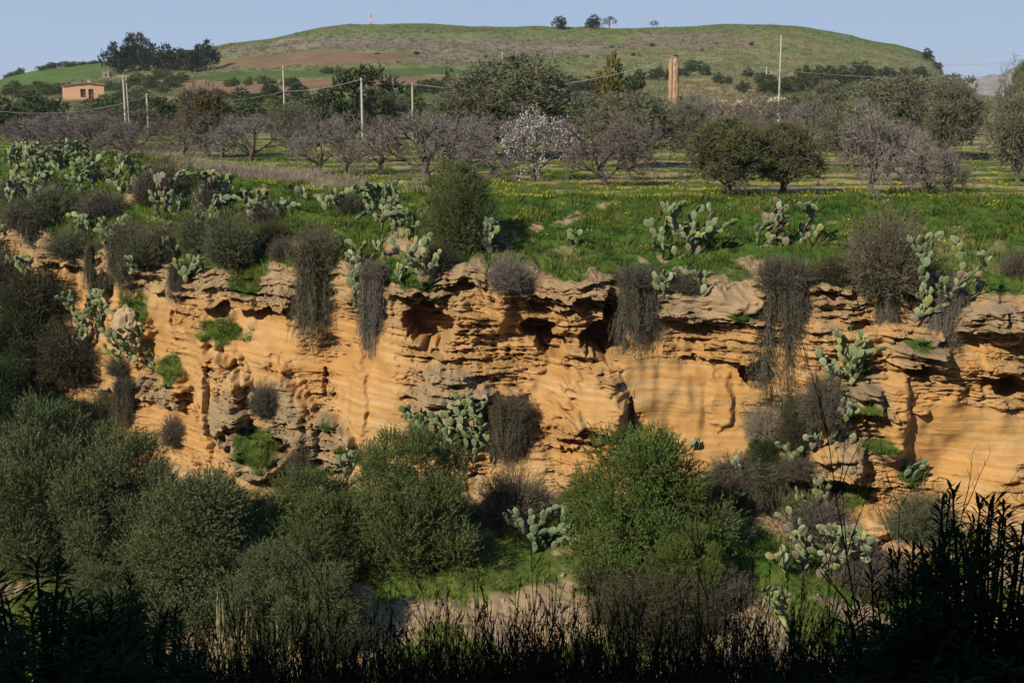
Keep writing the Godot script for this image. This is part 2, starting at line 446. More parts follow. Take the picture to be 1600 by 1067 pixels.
const CACTI := [
	[5.96, 3.30, 2.28, 1.91, 46, "broad prickly pear on the green bank above the dry shrub by the round cave"],
	[6.10, 2.97, 1.34, 0.87, 14, "small prickly pear on the tan rock shelf below the broad one"],
	[5.00, 2.96, 0.65, 0.96, 9, "thin prickly pear at the top of the shrub by the round cave"],
	[8.95, 3.39, 1.09, 1.64, 16, "prickly pear with dead grey pads leaning left of its twin"],
	[10.17, 3.42, 1.82, 1.55, 34, "prickly pear with a bare grey arm reaching right, above the largest hanging shrub"],
	[13.38, 2.90, 1.72, 2.90, 56, "tallest prickly pear, standing at the lip between grey hanging shrubs"],
	[10.68, 2.61, 1.70, 1.95, 34, "prickly pear on the broken ledges right of the largest hanging shrub"],
	[10.60, 2.50, 0.72, 0.85, 8, "two or three pads growing under the ledge prickly pear"],
	[10.71, 2.39, 1.61, 1.23, 16, "prickly pear whose stalk hangs in shadow above the dry forked stalk"],
	[9.47, 0.99, 2.19, 1.80, 56, "largest ravine prickly pear with pale dead pads behind the dry stalk"],
	[7.57, 0.79, 1.29, 0.81, 16, "prickly pear low on the ravine floor left of the largest one"],
	[1.01, 0.98, 1.58, 1.46, 32, "blue green prickly pear on the grass left of the brightest green bush"],
	[-3.31, 2.20, 1.00, 1.28, 16, "prickly pear in front of the tan mound, left of a larger one"],
	[-1.75, 2.09, 2.07, 2.34, 48, "large prickly pear at the foot of the tan rock mound"],
	[-5.99, 1.70, 0.88, 1.43, 14, "blue green prickly pear between two olive bushes at the cliff foot"],
	[-4.65, 3.53, 2.26, 1.81, 46, "prickly pear clump at the lip left of the round green shrub"],
	[-3.93, 3.41, 1.97, 1.18, 30, "lower sprawl of the prickly pear clump above the tan soil patch"],
	[-3.11, 2.99, 1.01, 1.64, 24, "prickly pear trailing down the soil patch left of the flat ledge"],
	[-5.53, 3.15, 1.11, 0.91, 9, "few flat pads low on the lip above the grey hanging shrub"],
	[-6.58, 3.22, 0.69, 0.39, 3, "pair of bright yellow green pads right of the huge brown shrub"],
	[-5.95, 2.81, 0.66, 2.12, 14, "sickly prickly pear squeezed between the two hanging shrubs"],
	[-3.96, 2.97, 0.88, 0.74, 8, "small prickly pear in the grass on the ledge above the alcove"],
	[-0.80, 3.15, 0.78, 1.33, 14, "prickly pear at the right foot of the round green shrub"],
	[2.26, 3.36, 0.79, 0.65, 7, "lone small prickly pear in the open green bank"],
	[-10.74, 3.53, 1.03, 1.41, 16, "prickly pear on the left bank with grey pads, near dead grass"],
	[-14.25, 3.55, 3.18, 1.87, 52, "wide pale prickly pear clump beside the dead grass on the left bank"],
	[-15.62, 3.48, 1.49, 1.15, 16, "yellowish prickly pear left of the wide pale clump"],
	[-17.91, 3.60, 1.61, 1.73, 32, "round prickly pear clump below the dead grass at upper left"],
	[-20.44, 3.52, 1.35, 2.03, 26, "tall narrow prickly pear on the crest of the left bank"],
	[-24.43, 3.25, 2.09, 2.85, 46, "dense prickly pear hedge at the far left edge of the bank"],
	[-25.33, 3.73, 1.21, 1.34, 22, "prickly pear standing up highest at the far left"],
	[-23.39, 3.73, 2.29, 1.37, 36, "hedge of prickly pears along the far left crest"],
	[-24.41, 2.79, 0.80, 1.85, 14, "prickly pear cut by the left edge below the bank"],
	[-24.21, 2.61, 0.86, 1.41, 14, "lower prickly pear at the left edge over the dark shrub"],
	[-22.57, 2.72, 1.08, 1.08, 16, "prickly pear beside the small orange overhang at left"],
	[-23.93, 2.48, 1.10, 1.04, 14, "prickly pear peeping out of the dark shrub at the left edge"],
	[-19.53, 3.04, 0.98, 1.15, 14, "prickly pear on the lip between two brown shrubs at left"],
	[-18.04, 3.13, 0.91, 1.02, 14, "prickly pear on the lip right of its twin at far left"],
	[-22.28, 3.10, 1.21, 0.91, 12, "prickly pear low on the left bank among grey shrubs"],
	[-21.45, 3.29, 1.10, 1.10, 14, "prickly pear on the left bank below the hedge"],
	[-13.04, 2.96, 1.14, 1.14, 16, "prickly pear at the edge of the pinkish rock shelf"],
	[-14.17, 3.11, 0.70, 0.91, 8, "small prickly pear above the grey hanging strands"],
	[-12.78, 3.23, 0.80, 1.50, 14, "prickly pear with one yellow pad on the left bank"],
	[-15.18, 3.25, 0.66, 0.66, 6, "tiny prickly pear right of the brown lip shrub"],
	[-9.48, 3.67, 0.82, 0.71, 6, "few pads in the grass left of the huge brown shrub"],
	[-7.75, 3.73, 0.70, 0.70, 7, "few pads behind the top of the huge brown shrub"],
	[-6.91, 3.72, 0.58, 0.96, 7, "slender prickly pear on the bank right of the huge brown shrub"],
	[-18.77, 2.47, 1.76, 2.61, 52, "prickly pear cascade left of the tan boulder"],
	[-19.42, 2.30, 1.26, 1.60, 20, "lower end of the prickly pear cascade on the orange rock"],
	[-16.06, 2.48, 2.18, 1.52, 40, "prickly pear in front of the tan boulder"],
	[-20.44, 2.58, 0.76, 0.99, 10, "prickly pear standing out of the dark shrub left of the cascade"],
	[-22.83, 2.38, 1.33, 1.20, 14, "sparse prickly pear on the dark shrub at left"],
	[9.36, 2.22, 0.94, 1.02, 10, "prickly pear at the left end of the low ledge"],
	[9.95, 2.09, 1.53, 1.32, 18, "open prickly pear with few large pads on the lower ledge"],
	[9.32, 1.94, 0.85, 0.72, 8, "prickly pear stem below the open one on the lower ledge"],
	[7.53, 2.04, 0.47, 1.37, 7, "single chain of pads climbing through the dark draped shrub"],
	[7.17, 1.79, 0.51, 0.67, 5, "lowest pads in the dark draped shrub"],
	[6.13, 2.17, 0.52, 0.43, 5, "few pads at the top right of the brightest green bush"],
	[13.06, 2.22, 0.76, 0.71, 10, "blue green prickly pear in the grass patch above the grey green shrub"],
	[8.14, 0.92, 0.77, 0.77, 12, "yellowing prickly pear at the left foot of the largest ravine one"],
	[-22.50, 3.84, 1.96, 1.30, 30, "prickly pear hedge at the right end of the far left crest"],
	[-26.81, 3.78, 1.51, 1.51, 24, "prickly pear hedge at the extreme left of the crest"],
	[-23.15, 3.32, 1.75, 1.38, 26, "prickly pear hedge lower down at the far left"],
	[-20.22, 3.68, 1.24, 1.24, 18, "prickly pear just below the dead grass at left"],
	[-12.87, 3.74, 1.14, 1.14, 14, "prickly pear at the right end of the wide pale clump"],
	[-13.07, 3.50, 1.22, 1.11, 14, "prickly pear under the wide pale clump"],
	[-17.15, 2.99, 1.00, 1.11, 14, "prickly pear hanging over the lip beside the brown shrub"],
	[-15.63, 2.93, 0.81, 0.81, 8, "small prickly pear on the layered orange rock"],
	[-5.54, 3.78, 1.16, 0.90, 16, "upper end of the prickly pear clump at the lip"],
	[6.68, 3.39, 1.15, 1.01, 18, "right hand arm of the broad prickly pear"],
	[13.02, 2.97, 1.05, 1.26, 20, "lower left arm of the tallest prickly pear"],
	[11.11, 2.65, 0.93, 1.06, 16, "right arm of the ledge prickly pear"],
	[9.88, 2.34, 0.85, 0.76, 10, "pads reaching left over the low ledge"],
	[10.52, 1.52, 1.02, 1.23, 20, "right arm of the largest ravine prickly pear"],
	[-2.49, 2.16, 1.13, 1.36, 20, "left arm of the mound prickly pear"],
	[-17.91, 2.58, 1.12, 1.68, 20, "upper right end of the prickly pear cascade"],
	[-11.09, 3.13, 1.03, 1.13, 14, "prickly pear in the bright green patch on the left bank"],
	[-10.02, 3.58, 0.97, 0.92, 10, "prickly pear half way along the left bank near the meadow"],
	[-9.14, 3.83, 0.83, 0.66, 7, "prickly pear pads near the top of the huge brown shrub at left"],
	[-16.46, 3.70, 1.07, 1.07, 14, "prickly pear between the round clump and the reddish shrub"],
]

const AGAVES := [
	[-15.00, 2.44, 1.10, 0.57, "blue green agave rosette on the ledge right of the boulder"],
	[-1.56, 0.96, 0.79, 0.44, "pale agave rosette on the ravine grass"],
]

const BUSHES := [
	[0, "olive", -2.05, 3.18, 2.98, 3.30, "round green shrub with bare grey twigs on the bank centre"],
	[1, "bright", 3.99, 0.89, 4.61, 4.51, "brightest and largest green bush, at the cliff foot right of centre"],
	[2, "olive", -3.16, 0.82, 4.05, 4.44, "tall olive green bush at the cliff foot under the two prickly pears"],
	[0, "olive", -6.21, 0.74, 4.24, 3.34, "wide olive bush in the ravine left of the tall one"],
	[1, "grey", -8.96, 0.60, 4.58, 4.42, "grey green bush in the ravine below the square rock buttress"],
	[2, "grey", -12.76, 0.71, 4.32, 4.96, "silvery bush in the ravine below the white rock foot"],
	[0, "grey", -15.34, 0.66, 4.55, 5.66, "dark bush filling the ravine at the left"],
	[1, "grey", -5.23, 0.53, 2.84, 2.34, "pale grey bush low in the ravine behind the reed plumes"],
	[2, "deep", -22.75, 1.46, 4.37, 4.14, "darkest bush at the left edge against the cliff"],
	[0, "deep", -19.49, 1.38, 4.15, 2.27, "deep green bush below the darkest one at left"],
	[1, "grey", -6.76, 0.54, 3.25, 2.84, "shadowy bush in front of the wide olive bush"],
	[2, "bright", 5.11, 0.79, 2.04, 2.33, "bright green bush overlapping the foot of the largest bush"],
	[1, "deep", 8.42, 2.11, 1.49, 1.54, "small green bush on the ledge top right of the brightest bush"],
	[0, "grey", -12.14, 0.50, 2.80, 2.36, "dim bush low in the ravine behind the black leafy plants"],
	[2, "bright", 2.16, 1.21, 1.44, 1.61, "small green bush at the left flank of the largest bush"],
	[0, "deep", -0.67, 2.12, 1.11, 1.26, "dark green leaves right of the mound prickly pear"],
	[0, "deep", -22.25, 2.24, 4.18, 3.91, "dark green mass on the left cliff under the small orange overhang"],
	[1, "deep", -21.45, 0.95, 2.99, 3.88, "dark green bush filling the left edge halfway down"],
]

const TREES := [
	["almond", -10.43, 69.31, 3.58, 3.25, "leafless almond tree, left of a pair, in the yellow flowered grass"],
	["almond", -8.74, 67.95, 2.70, 2.99, "leafless almond tree, right of a pair, by the pole"],
	["almond", -7.55, 73.16, 3.34, 2.93, "leafless almond tree between the pole and the round green shrub"],
	["almond", -4.12, 62.78, 4.56, 3.23, "wide leafless almond tree behind the round green shrub"],
	["almond", -1.09, 68.80, 4.10, 3.00, "leafless almond tree with a dark leaning trunk"],
	["almond", 4.34, 58.93, 3.75, 3.06, "leafless almond tree with a shadow pool, left of its neighbour"],
	["almond", 5.92, 64.40, 3.52, 3.15, "leafless almond tree right of the blossom, with forked trunk"],
	["almond", -17.28, 85.02, 3.88, 2.91, "leafless almond tree with a short dark trunk at left"],
	["almond", -21.28, 90.41, 4.30, 5.09, "tall yellowing tree among the bare almonds at left"],
	["almond", -19.96, 88.54, 3.69, 2.94, "leafless almond tree left of the short dark trunk"],
	["almond", 14.10, 50.80, 3.70, 3.49, "leafless almond tree with a clean forked trunk at right"],
	["almond", 18.20, 62.58, 3.42, 2.88, "leafless almond tree just behind the clean forked trunk"],
	["almond", 16.30, 50.48, 2.72, 1.99, "low grey leafless tree right of the forked almond"],
	["almond", 13.84, 98.75, 5.08, 4.13, "leafless tree behind the brick column"],
	["almond", 25.04, 128.26, 6.59, 4.48, "purplish leafless tree at the foot of the tallest pole"],
	["almond", 23.31, 140.86, 6.26, 3.69, "leafless tree before the ruined wall"],
	["almond", -3.07, 77.32, 4.22, 3.17, "leafless almond tree under the large olive"],
	["almond", -28.60, 98.75, 5.38, 3.27, "bare thicket tree left of the thin pole"],
	["almond", -32.52, 101.08, 5.80, 3.15, "bare thicket tree under the peach house"],
	["almond", -35.27, 101.08, 5.00, 2.76, "bare thicket tree at far left"],
	["almond", -40.42, 106.08, 4.20, 2.69, "bare thicket tree at the left edge"],
	["blossom", 1.06, 64.58, 4.05, 3.35, "almond tree in white blossom"],
	["olive", 8.70, 51.95, 3.47, 2.96, "olive tree, left of a pair, on the flowered meadow"],
	["olive", 11.00, 52.31, 3.02, 2.80, "olive tree, right of a pair, on the flowered meadow"],
	["olive", 0.44, 88.54, 9.21, 6.60, "largest olive tree, rising against the hill"],
	["olive", -2.49, 91.38, 5.43, 5.54, "olive at the left shoulder of the largest one"],
	["olive", 7.10, 77.32, 4.99, 4.29, "silvery olive tree behind the bare pair"],
	["olive", 32.01, 128.26, 7.10, 5.47, "olive tree behind the orchard right of the tallest pole"],
	["olive", 27.77, 90.41, 8.06, 5.35, "large olive tree at right before the hill end"],
	["olive", 29.15, 86.74, 4.73, 5.06, "olive tree at the right end of the row"],
	["olive", 24.34, 61.80, 3.07, 4.07, "olive tree cut by the right edge"],
	["olive", -12.68, 128.26, 4.44, 4.73, "silvery olive between the two slim poles"],
	["olive", 32.45, 116.13, 4.59, 4.23, "olive tree behind the forked almond"],
	["olive", 33.96, 86.74, 2.15, 6.22, "tall loose tree at the right edge against the sky"],
	["carob", -18.51, 128.26, 4.56, 4.48, "round dark green tree left of the slim pole"],
	["carob", -38.96, 140.86, 6.40, 4.10, "deep green carob beside the thin pole"],
	["carob", -46.90, 128.26, 6.97, 4.36, "dark pine like tree at left below the peach house"],
	["carob", -49.76, 128.26, 4.44, 4.11, "dark tree at the left edge below the far fields"],
	["carob", -14.26, 128.26, 7.61, 7.07, "broad dark tree below the ploughed field"],
	["carob", -6.34, 128.26, 2.16, 6.82, "dark round tree on the green strip"],
	["ochre", 9.51, 128.26, 4.18, 8.29, "yellowish tree right of the largest olive"],
	["carob", 11.73, 128.26, 5.07, 6.58, "green tree right of the yellowish one"],
	["olive", -4.30, 86.74, 3.44, 4.22, "silvery olive left of the largest one in the orchard"],
	["olive", 11.82, 86.74, 3.44, 3.59, "silvery olive under the brick column"],
	["olive", 4.51, 86.74, 3.87, 4.22, "silvery olive right of the largest one in the orchard"],
	["olive", 20.33, 77.32, 3.84, 3.85, "silvery olive between the second olive and the forked almond"],
	["olive", -19.81, 116.13, 4.02, 3.39, "silvery olive behind the left orchard"],
	["almond", -21.55, 65.90, 2.94, 1.77, "bare thicket tree in front at left"],
	["almond", -18.88, 63.52, 2.83, 1.83, "bare thicket tree in front of the double pole"],
	["almond", -25.36, 69.18, 3.08, 1.82, "bare thicket tree in front at far left"],
	["almond", -23.07, 90.41, 3.85, 2.82, "bare thicket tree before the yellowing tree"],
	["almond", 24.05, 102.29, 4.05, 3.73, "bare tree behind the second olive"],
	["almond", 17.67, 58.24, 2.90, 2.57, "bare tree between the forked almond and the low grey one"],
	["almond", 17.84, 52.67, 1.84, 1.56, "small bare tree right of the low grey one"],
]

const FAR := [
	["pine", -115.65, 382.33, 8.61, 9.73, "dark conifer at the left of the hilltop grove", "grove"],
	["pine", -111.60, 383.31, 6.75, 10.88, "dark conifer second from the left in the hilltop grove", "grove"],
	["euca", -114.97, 401.37, 8.24, 9.61, "tall grey green eucalyptus topping the grove", "grove"],
	["pine", -105.28, 378.78, 8.16, 8.90, "broad dark conifer in the middle of the grove", "grove"],
	["pine", -99.61, 374.21, 7.69, 8.06, "dark conifer right of the middle of the grove", "grove"],
	["pine", -95.92, 374.16, 5.86, 6.59, "lower dark conifer at the right of the grove", "grove"],
	["pine", -85.72, 366.55, 8.25, 8.97, "pair crowned dark conifer beside the ploughed field", "grove"],
	["pine", -89.29, 366.39, 6.10, 6.10, "dark conifer left of the one by the ploughed field", "grove"],
	["pine", -99.42, 399.10, 5.07, 3.12, "small tree on the crest between grove and field", "grove"],
	["pine", 15.27, 412.94, 5.02, 4.82, "rounded tree on the mesa skyline, left of its twin", ""],
	["pine", 25.95, 416.94, 6.08, 4.46, "wider rounded tree on the mesa skyline", ""],
	["bare", 31.01, 419.56, 3.26, 3.26, "small leafless tree beside the wider skyline tree", ""],
	["bare", 45.13, 420, 3.27, 1.84, "tiny scrub on the mesa skyline", ""],
	["pine", 130.07, 409.60, 4.40, 4.00, "round tree at the right end of the mesa", ""],
	["pine", 130.50, 400.58, 3.14, 2.35, "small tree under the right end of the mesa", ""],
	["olive", -150.26, 417.72, 4.78, 1.61, "leftmost of the olives along the top of the green field", "olives along the top of the green field"],
	["olive", -147.78, 418.66, 4.54, 2.11, "second from the left of the olives along the top of the green field", "olives along the top of the green field"],
	["olive", -146.62, 420, 4.97, 1.79, "third from the left of the olives along the top of the green field", "olives along the top of the green field"],
	["olive", -143.03, 419.15, 4.08, 2.05, "fourth from the left of the olives along the top of the green field", "olives along the top of the green field"],
	["olive", -140.14, 414.70, 5.05, 1.40, "fifth from the left of the olives along the top of the green field", "olives along the top of the green field"],
	["olive", -138.74, 416.25, 5.16, 1.72, "sixth from the left of the olives along the top of the green field", "olives along the top of the green field"],
	["olive", -136.33, 416.60, 3.12, 1.58, "seventh from the left of the olives along the top of the green field", "olives along the top of the green field"],
	["olive", -133.61, 416.14, 3.57, 1.58, "eighth from the left of the olives along the top of the green field", "olives along the top of the green field"],
	["olive", -131.73, 416.18, 3.70, 1.39, "rightmost of the olives along the top of the green field", "olives along the top of the green field"],
	["olive", -162.77, 420, 2.57, 1.63, "leftmost of the trees on the left skyline", "trees on the left skyline"],
	["olive", -161.17, 420, 3.68, 1.86, "second from the left of the trees on the left skyline", "trees on the left skyline"],
	["olive", -159.71, 420, 3.52, 1.71, "third from the left of the trees on the left skyline", "trees on the left skyline"],
	["olive", -158.17, 420, 3.78, 2.56, "rightmost of the trees on the left skyline", "trees on the left skyline"],
	["olive", -132.57, 342.87, 4.82, 3.19, "leftmost of the olives left of the peach house", "olives left of the peach house"],
	["olive", -134.13, 351.81, 3.92, 3.63, "second from the left of the olives left of the peach house", "olives left of the peach house"],
	["olive", -130.87, 345.98, 6.61, 3.01, "third from the left of the olives left of the peach house", "olives left of the peach house"],
	["olive", -125.87, 337.83, 5.48, 2.46, "fourth from the left of the olives left of the peach house", "olives left of the peach house"],
	["olive", -120.52, 326.44, 4.99, 3.23, "fifth from the left of the olives left of the peach house", "olives left of the peach house"],
	["olive", -125.16, 343.17, 5.90, 3.17, "sixth from the left of the olives left of the peach house", "olives left of the peach house"],
	["olive", -123.91, 342.60, 6.18, 2.99, "seventh from the left of the olives left of the peach house", "olives left of the peach house"],
	["olive", -114.29, 320.46, 5.40, 3.43, "eighth from the left of the olives left of the peach house", "olives left of the peach house"],
	["olive", -114.35, 323.52, 4.74, 3.48, "ninth from the left of the olives left of the peach house", "olives left of the peach house"],
	["olive", -118.26, 340.09, 4.13, 2.58, "tenth from the left of the olives left of the peach house", "olives left of the peach house"],
	["olive", -114.55, 333.48, 5.38, 2.65, "eleventh from the left of the olives left of the peach house", "olives left of the peach house"],
	["olive", -113.87, 334.24, 4.64, 3.08, "rightmost of the olives left of the peach house", "olives left of the peach house"],
	["olive", -83.84, 265.89, 3.54, 1.84, "leftmost of the olives on the lower slope below the conifers", "olives on the lower slope below the conifers"],
	["olive", -80.27, 258.48, 4.47, 2.49, "second from the left of the olives on the lower slope below the conifers", "olives on the lower slope below the conifers"],
	["olive", -85.65, 283.57, 4.08, 2.10, "third from the left of the olives on the lower slope below the conifers", "olives on the lower slope below the conifers"],
	["olive", -89.62, 300.03, 3.58, 3.04, "fourth from the left of the olives on the lower slope below the conifers", "olives on the lower slope below the conifers"],
	["olive", -78.34, 269.37, 4.41, 1.91, "fifth from the left of the olives on the lower slope below the conifers", "olives on the lower slope below the conifers"],
	["olive", -82.36, 286.78, 4.55, 2.82, "sixth from the left of the olives on the lower slope below the conifers", "olives on the lower slope below the conifers"],
	["olive", -92.92, 332.96, 4.95, 3.02, "seventh from the left of the olives on the lower slope below the conifers", "olives on the lower slope below the conifers"],
	["olive", -91.73, 333.61, 4.63, 2.21, "eighth from the left of the olives on the lower slope below the conifers", "olives on the lower slope below the conifers"],
	["olive", -82.62, 308.29, 4.45, 2.32, "ninth from the left of the olives on the lower slope below the conifers", "olives on the lower slope below the conifers"],
	["olive", -87.23, 332.49, 5.64, 3.25, "tenth from the left of the olives on the lower slope below the conifers", "olives on the lower slope below the conifers"],
	["olive", -87.68, 339.50, 5.03, 2.73, "eleventh from the left of the olives on the lower slope below the conifers", "olives on the lower slope below the conifers"],
	["olive", -87.73, 345.43, 5.67, 2.22, "rightmost of the olives on the lower slope below the conifers", "olives on the lower slope below the conifers"],
	["olive", -103.81, 334.56, 4.68, 2.81, "leftmost of the olives just under the hilltop conifers", "olives just under the hilltop conifers"],
	["olive", -100.96, 332.75, 3.00, 2.25, "second from the left of the olives just under the hilltop conifers", "olives just under the hilltop conifers"],
	["olive", -100.60, 339.91, 4.98, 1.88, "third from the left of the olives just under the hilltop conifers", "olives just under the hilltop conifers"],
	["olive", -101.76, 349.02, 4.31, 2.48, "fourth from the left of the olives just under the hilltop conifers", "olives just under the hilltop conifers"],
	["olive", -100.67, 350.56, 3.73, 2.91, "fifth from the left of the olives just under the hilltop conifers", "olives just under the hilltop conifers"],
	["olive", -98.11, 353.73, 4.94, 1.99, "sixth from the left of the olives just under the hilltop conifers", "olives just under the hilltop conifers"],
	["olive", -96.55, 355.50, 3.14, 2.89, "seventh from the left of the olives just under the hilltop conifers", "olives just under the hilltop conifers"],
	["olive", -94.68, 354.55, 5.38, 2.88, "eighth from the left of the olives just under the hilltop conifers", "olives just under the hilltop conifers"],
	["olive", -89.02, 341.75, 4.21, 2.55, "ninth from the left of the olives just under the hilltop conifers", "olives just under the hilltop conifers"],
	["olive", -87.35, 343.30, 4.56, 2.90, "rightmost of the olives just under the hilltop conifers", "olives just under the hilltop conifers"],
	["olive", -69.78, 321.61, 3.21, 2.08, "leftmost of the olives on the brown field", "olives on the brown field"],
	["olive", -68.93, 323.55, 3.20, 2.69, "second from the left of the olives on the brown field", "olives on the brown field"],
	["olive", -64.32, 318.43, 2.81, 2.70, "third from the left of the olives on the brown field", "olives on the brown field"],
	["olive", -61.32, 321.01, 3.29, 2.58, "fourth from the left of the olives on the brown field", "olives on the brown field"],
	["olive", -58.78, 316.78, 3.71, 2.06, "fifth from the left of the olives on the brown field", "olives on the brown field"],
	["olive", -53.62, 309.83, 3.69, 2.09, "sixth from the left of the olives on the brown field", "olives on the brown field"],
	["olive", -51.67, 306.29, 3.58, 2.19, "rightmost of the olives on the brown field", "olives on the brown field"],
	["olive", -47.65, 336.91, 4.38, 1.94, "leftmost of the olives by the green strip", "olives by the green strip"],
	["olive", -44.22, 333.84, 3.07, 2.46, "second from the left of the olives by the green strip", "olives by the green strip"],
	["olive", -42.36, 332.57, 3.08, 1.94, "third from the left of the olives by the green strip", "olives by the green strip"],
	["olive", -38.16, 324.87, 3.12, 2.06, "fourth from the left of the olives by the green strip", "olives by the green strip"],
	["olive", -34.65, 319.23, 4.01, 2.22, "rightmost of the olives by the green strip", "olives by the green strip"],
	["carob", -52.71, 218.29, 3.87, 3.32, "leftmost of the leafy trees behind the left orchard", "leafy trees behind the left orchard"],
	["carob", -58.51, 256.72, 7.21, 3.02, "second from the left of the leafy trees behind the left orchard", "leafy trees behind the left orchard"],
	["carob", -51.45, 247.98, 5.36, 3.40, "third from the left of the leafy trees behind the left orchard", "leafy trees behind the left orchard"],
	["carob", -44.41, 224.89, 3.89, 2.69, "fourth from the left of the leafy trees behind the left orchard", "leafy trees behind the left orchard"],
	["carob", -46.77, 253.74, 5.34, 4.19, "fifth from the left of the leafy trees behind the left orchard", "leafy trees behind the left orchard"],
	["carob", -42.73, 257.71, 4.97, 4.42, "rightmost of the leafy trees behind the left orchard", "leafy trees behind the left orchard"],
	["carob", 51.75, 265.25, 4.30, 4.93, "leftmost of the evergreens right of the tallest pole", "evergreens right of the tallest pole"],
	["carob", 52.96, 264.41, 6.46, 3.28, "second from the left of the evergreens right of the tallest pole", "evergreens right of the tallest pole"],
	["carob", 56.14, 266.31, 4.04, 3.93, "third from the left of the evergreens right of the tallest pole", "evergreens right of the tallest pole"],
	["carob", 60.22, 274.85, 6.20, 3.58, "fourth from the left of the evergreens right of the tallest pole", "evergreens right of the tallest pole"],
	["carob", 64.61, 288.28, 5.82, 5.48, "fifth from the left of the evergreens right of the tallest pole", "evergreens right of the tallest pole"],
	["carob", 64.20, 274.67, 5.18, 4.84, "sixth from the left of the evergreens right of the tallest pole", "evergreens right of the tallest pole"],
	["carob", 70.53, 295.63, 6.50, 5.16, "seventh from the left of the evergreens right of the tallest pole", "evergreens right of the tallest pole"],
	["carob", 77.69, 313.57, 5.51, 4.21, "eighth from the left of the evergreens right of the tallest pole", "evergreens right of the tallest pole"],
	["carob", 74.80, 293.57, 4.95, 5.50, "ninth from the left of the evergreens right of the tallest pole", "evergreens right of the tallest pole"],
	["carob", 88.23, 332.62, 6.25, 5.19, "rightmost of the evergreens right of the tallest pole", "evergreens right of the tallest pole"],
	["carob", 83.13, 320.61, 4.36, 2.68, "leftmost of the evergreens below the mesa end", "evergreens below the mesa end"],
	["carob", 85.93, 319.86, 4.52, 2.60, "second from the left of the evergreens below the mesa end", "evergreens below the mesa end"],
	["carob", 91.54, 333.07, 3.77, 4.00, "third from the left of the evergreens below the mesa end", "evergreens below the mesa end"],
	["carob", 97.11, 340.31, 5.30, 3.51, "fourth from the left of the evergreens below the mesa end", "evergreens below the mesa end"],
	["carob", 98.53, 339.87, 4.85, 3.26, "fifth from the left of the evergreens below the mesa end", "evergreens below the mesa end"],
	["carob", 102.36, 341.63, 3.58, 3.80, "sixth from the left of the evergreens below the mesa end", "evergreens below the mesa end"],
	["carob", 106.68, 344.94, 4.78, 2.61, "seventh from the left of the evergreens below the mesa end", "evergreens below the mesa end"],
	["carob", 111.34, 357.36, 5.77, 3.16, "rightmost of the evergreens below the mesa end", "evergreens below the mesa end"],
	["carob", 46.86, 338.02, 5.00, 3.25, "leftmost of the shrubs on the rocky slope", "shrubs on the rocky slope"],
	["carob", 49.05, 331.85, 3.32, 3.27, "second from the left of the shrubs on the rocky slope", "shrubs on the rocky slope"],
	["carob", 48.31, 306.80, 2.89, 2.71, "third from the left of the shrubs on the rocky slope", "shrubs on the rocky slope"],
	["carob", 48.68, 298.77, 3.98, 2.26, "fourth from the left of the shrubs on the rocky slope", "shrubs on the rocky slope"],
	["carob", 48.60, 273.99, 3.58, 2.84, "fifth from the left of the shrubs on the rocky slope", "shrubs on the rocky slope"],
	["carob", 59.25, 327.97, 4.01, 2.50, "sixth from the left of the shrubs on the rocky slope", "shrubs on the rocky slope"],
	["carob", 57.00, 300.28, 2.71, 2.89, "rightmost of the shrubs on the rocky slope", "shrubs on the rocky slope"],
	["carob", 28.10, 305.49, 4.01, 2.21, "leftmost of the shrubs left of the column", "shrubs left of the column"],
	["carob", 30.83, 317.22, 3.36, 3.23, "second from the left of the shrubs left of the column", "shrubs left of the column"],
	["carob", 34.42, 316.86, 3.94, 3.02, "third from the left of the shrubs left of the column", "shrubs left of the column"],
	["carob", 36.81, 324.67, 3.20, 3.44, "fourth from the left of the shrubs left of the column", "shrubs left of the column"],
	["carob", 38.28, 317.15, 2.95, 3.06, "fifth from the left of the shrubs left of the column", "shrubs left of the column"],
	["carob", 43.14, 332.12, 4.74, 2.22, "rightmost of the shrubs left of the column", "shrubs left of the column"],
	["carob", -19.53, 255.48, 4.24, 3.24, "leftmost of the trees left behind the largest olive", "trees left behind the largest olive"],
	["carob", -19.49, 277.91, 3.40, 2.59, "second from the left of the trees left behind the largest olive", "trees left behind the largest olive"],
	["carob", -17.31, 283.51, 4.35, 2.62, "third from the left of the trees left behind the largest olive", "trees left behind the largest olive"],
	["carob", -15.15, 267.71, 4.77, 3.05, "fourth from the left of the trees left behind the largest olive", "trees left behind the largest olive"],
	["carob", -14.15, 275.76, 3.37, 3.53, "fifth from the left of the trees left behind the largest olive", "trees left behind the largest olive"],
	["carob", -10.31, 250.41, 4.45, 3.04, "rightmost of the trees left behind the largest olive", "trees left behind the largest olive"],
	["carob", 20.84, 362.96, 1.57, 1.30, "leftmost of the tiny shrubs on the right half of the mesa slope", "tiny shrubs on the right half of the mesa slope"],
	["carob", 28.98, 382.82, 1.72, 1.21, "second from the left of the tiny shrubs on the right half of the mesa slope", "tiny shrubs on the right half of the mesa slope"],
	["carob", 34.12, 368.35, 1.39, 1.23, "third from the left of the tiny shrubs on the right half of the mesa slope", "tiny shrubs on the right half of the mesa slope"],
	["carob", 41.30, 386.68, 1.88, 1.05, "fourth from the left of the tiny shrubs on the right half of the mesa slope", "tiny shrubs on the right half of the mesa slope"],
	["carob", 45.75, 365.76, 1.57, 0.88, "fifth from the left of the tiny shrubs on the right half of the mesa slope", "tiny shrubs on the right half of the mesa slope"],
	["carob", 53.93, 372.31, 1.22, 1.17, "sixth from the left of the tiny shrubs on the right half of the mesa slope", "tiny shrubs on the right half of the mesa slope"],
	["carob", 60.16, 385.15, 1.20, 0.96, "seventh from the left of the tiny shrubs on the right half of the mesa slope", "tiny shrubs on the right half of the mesa slope"],
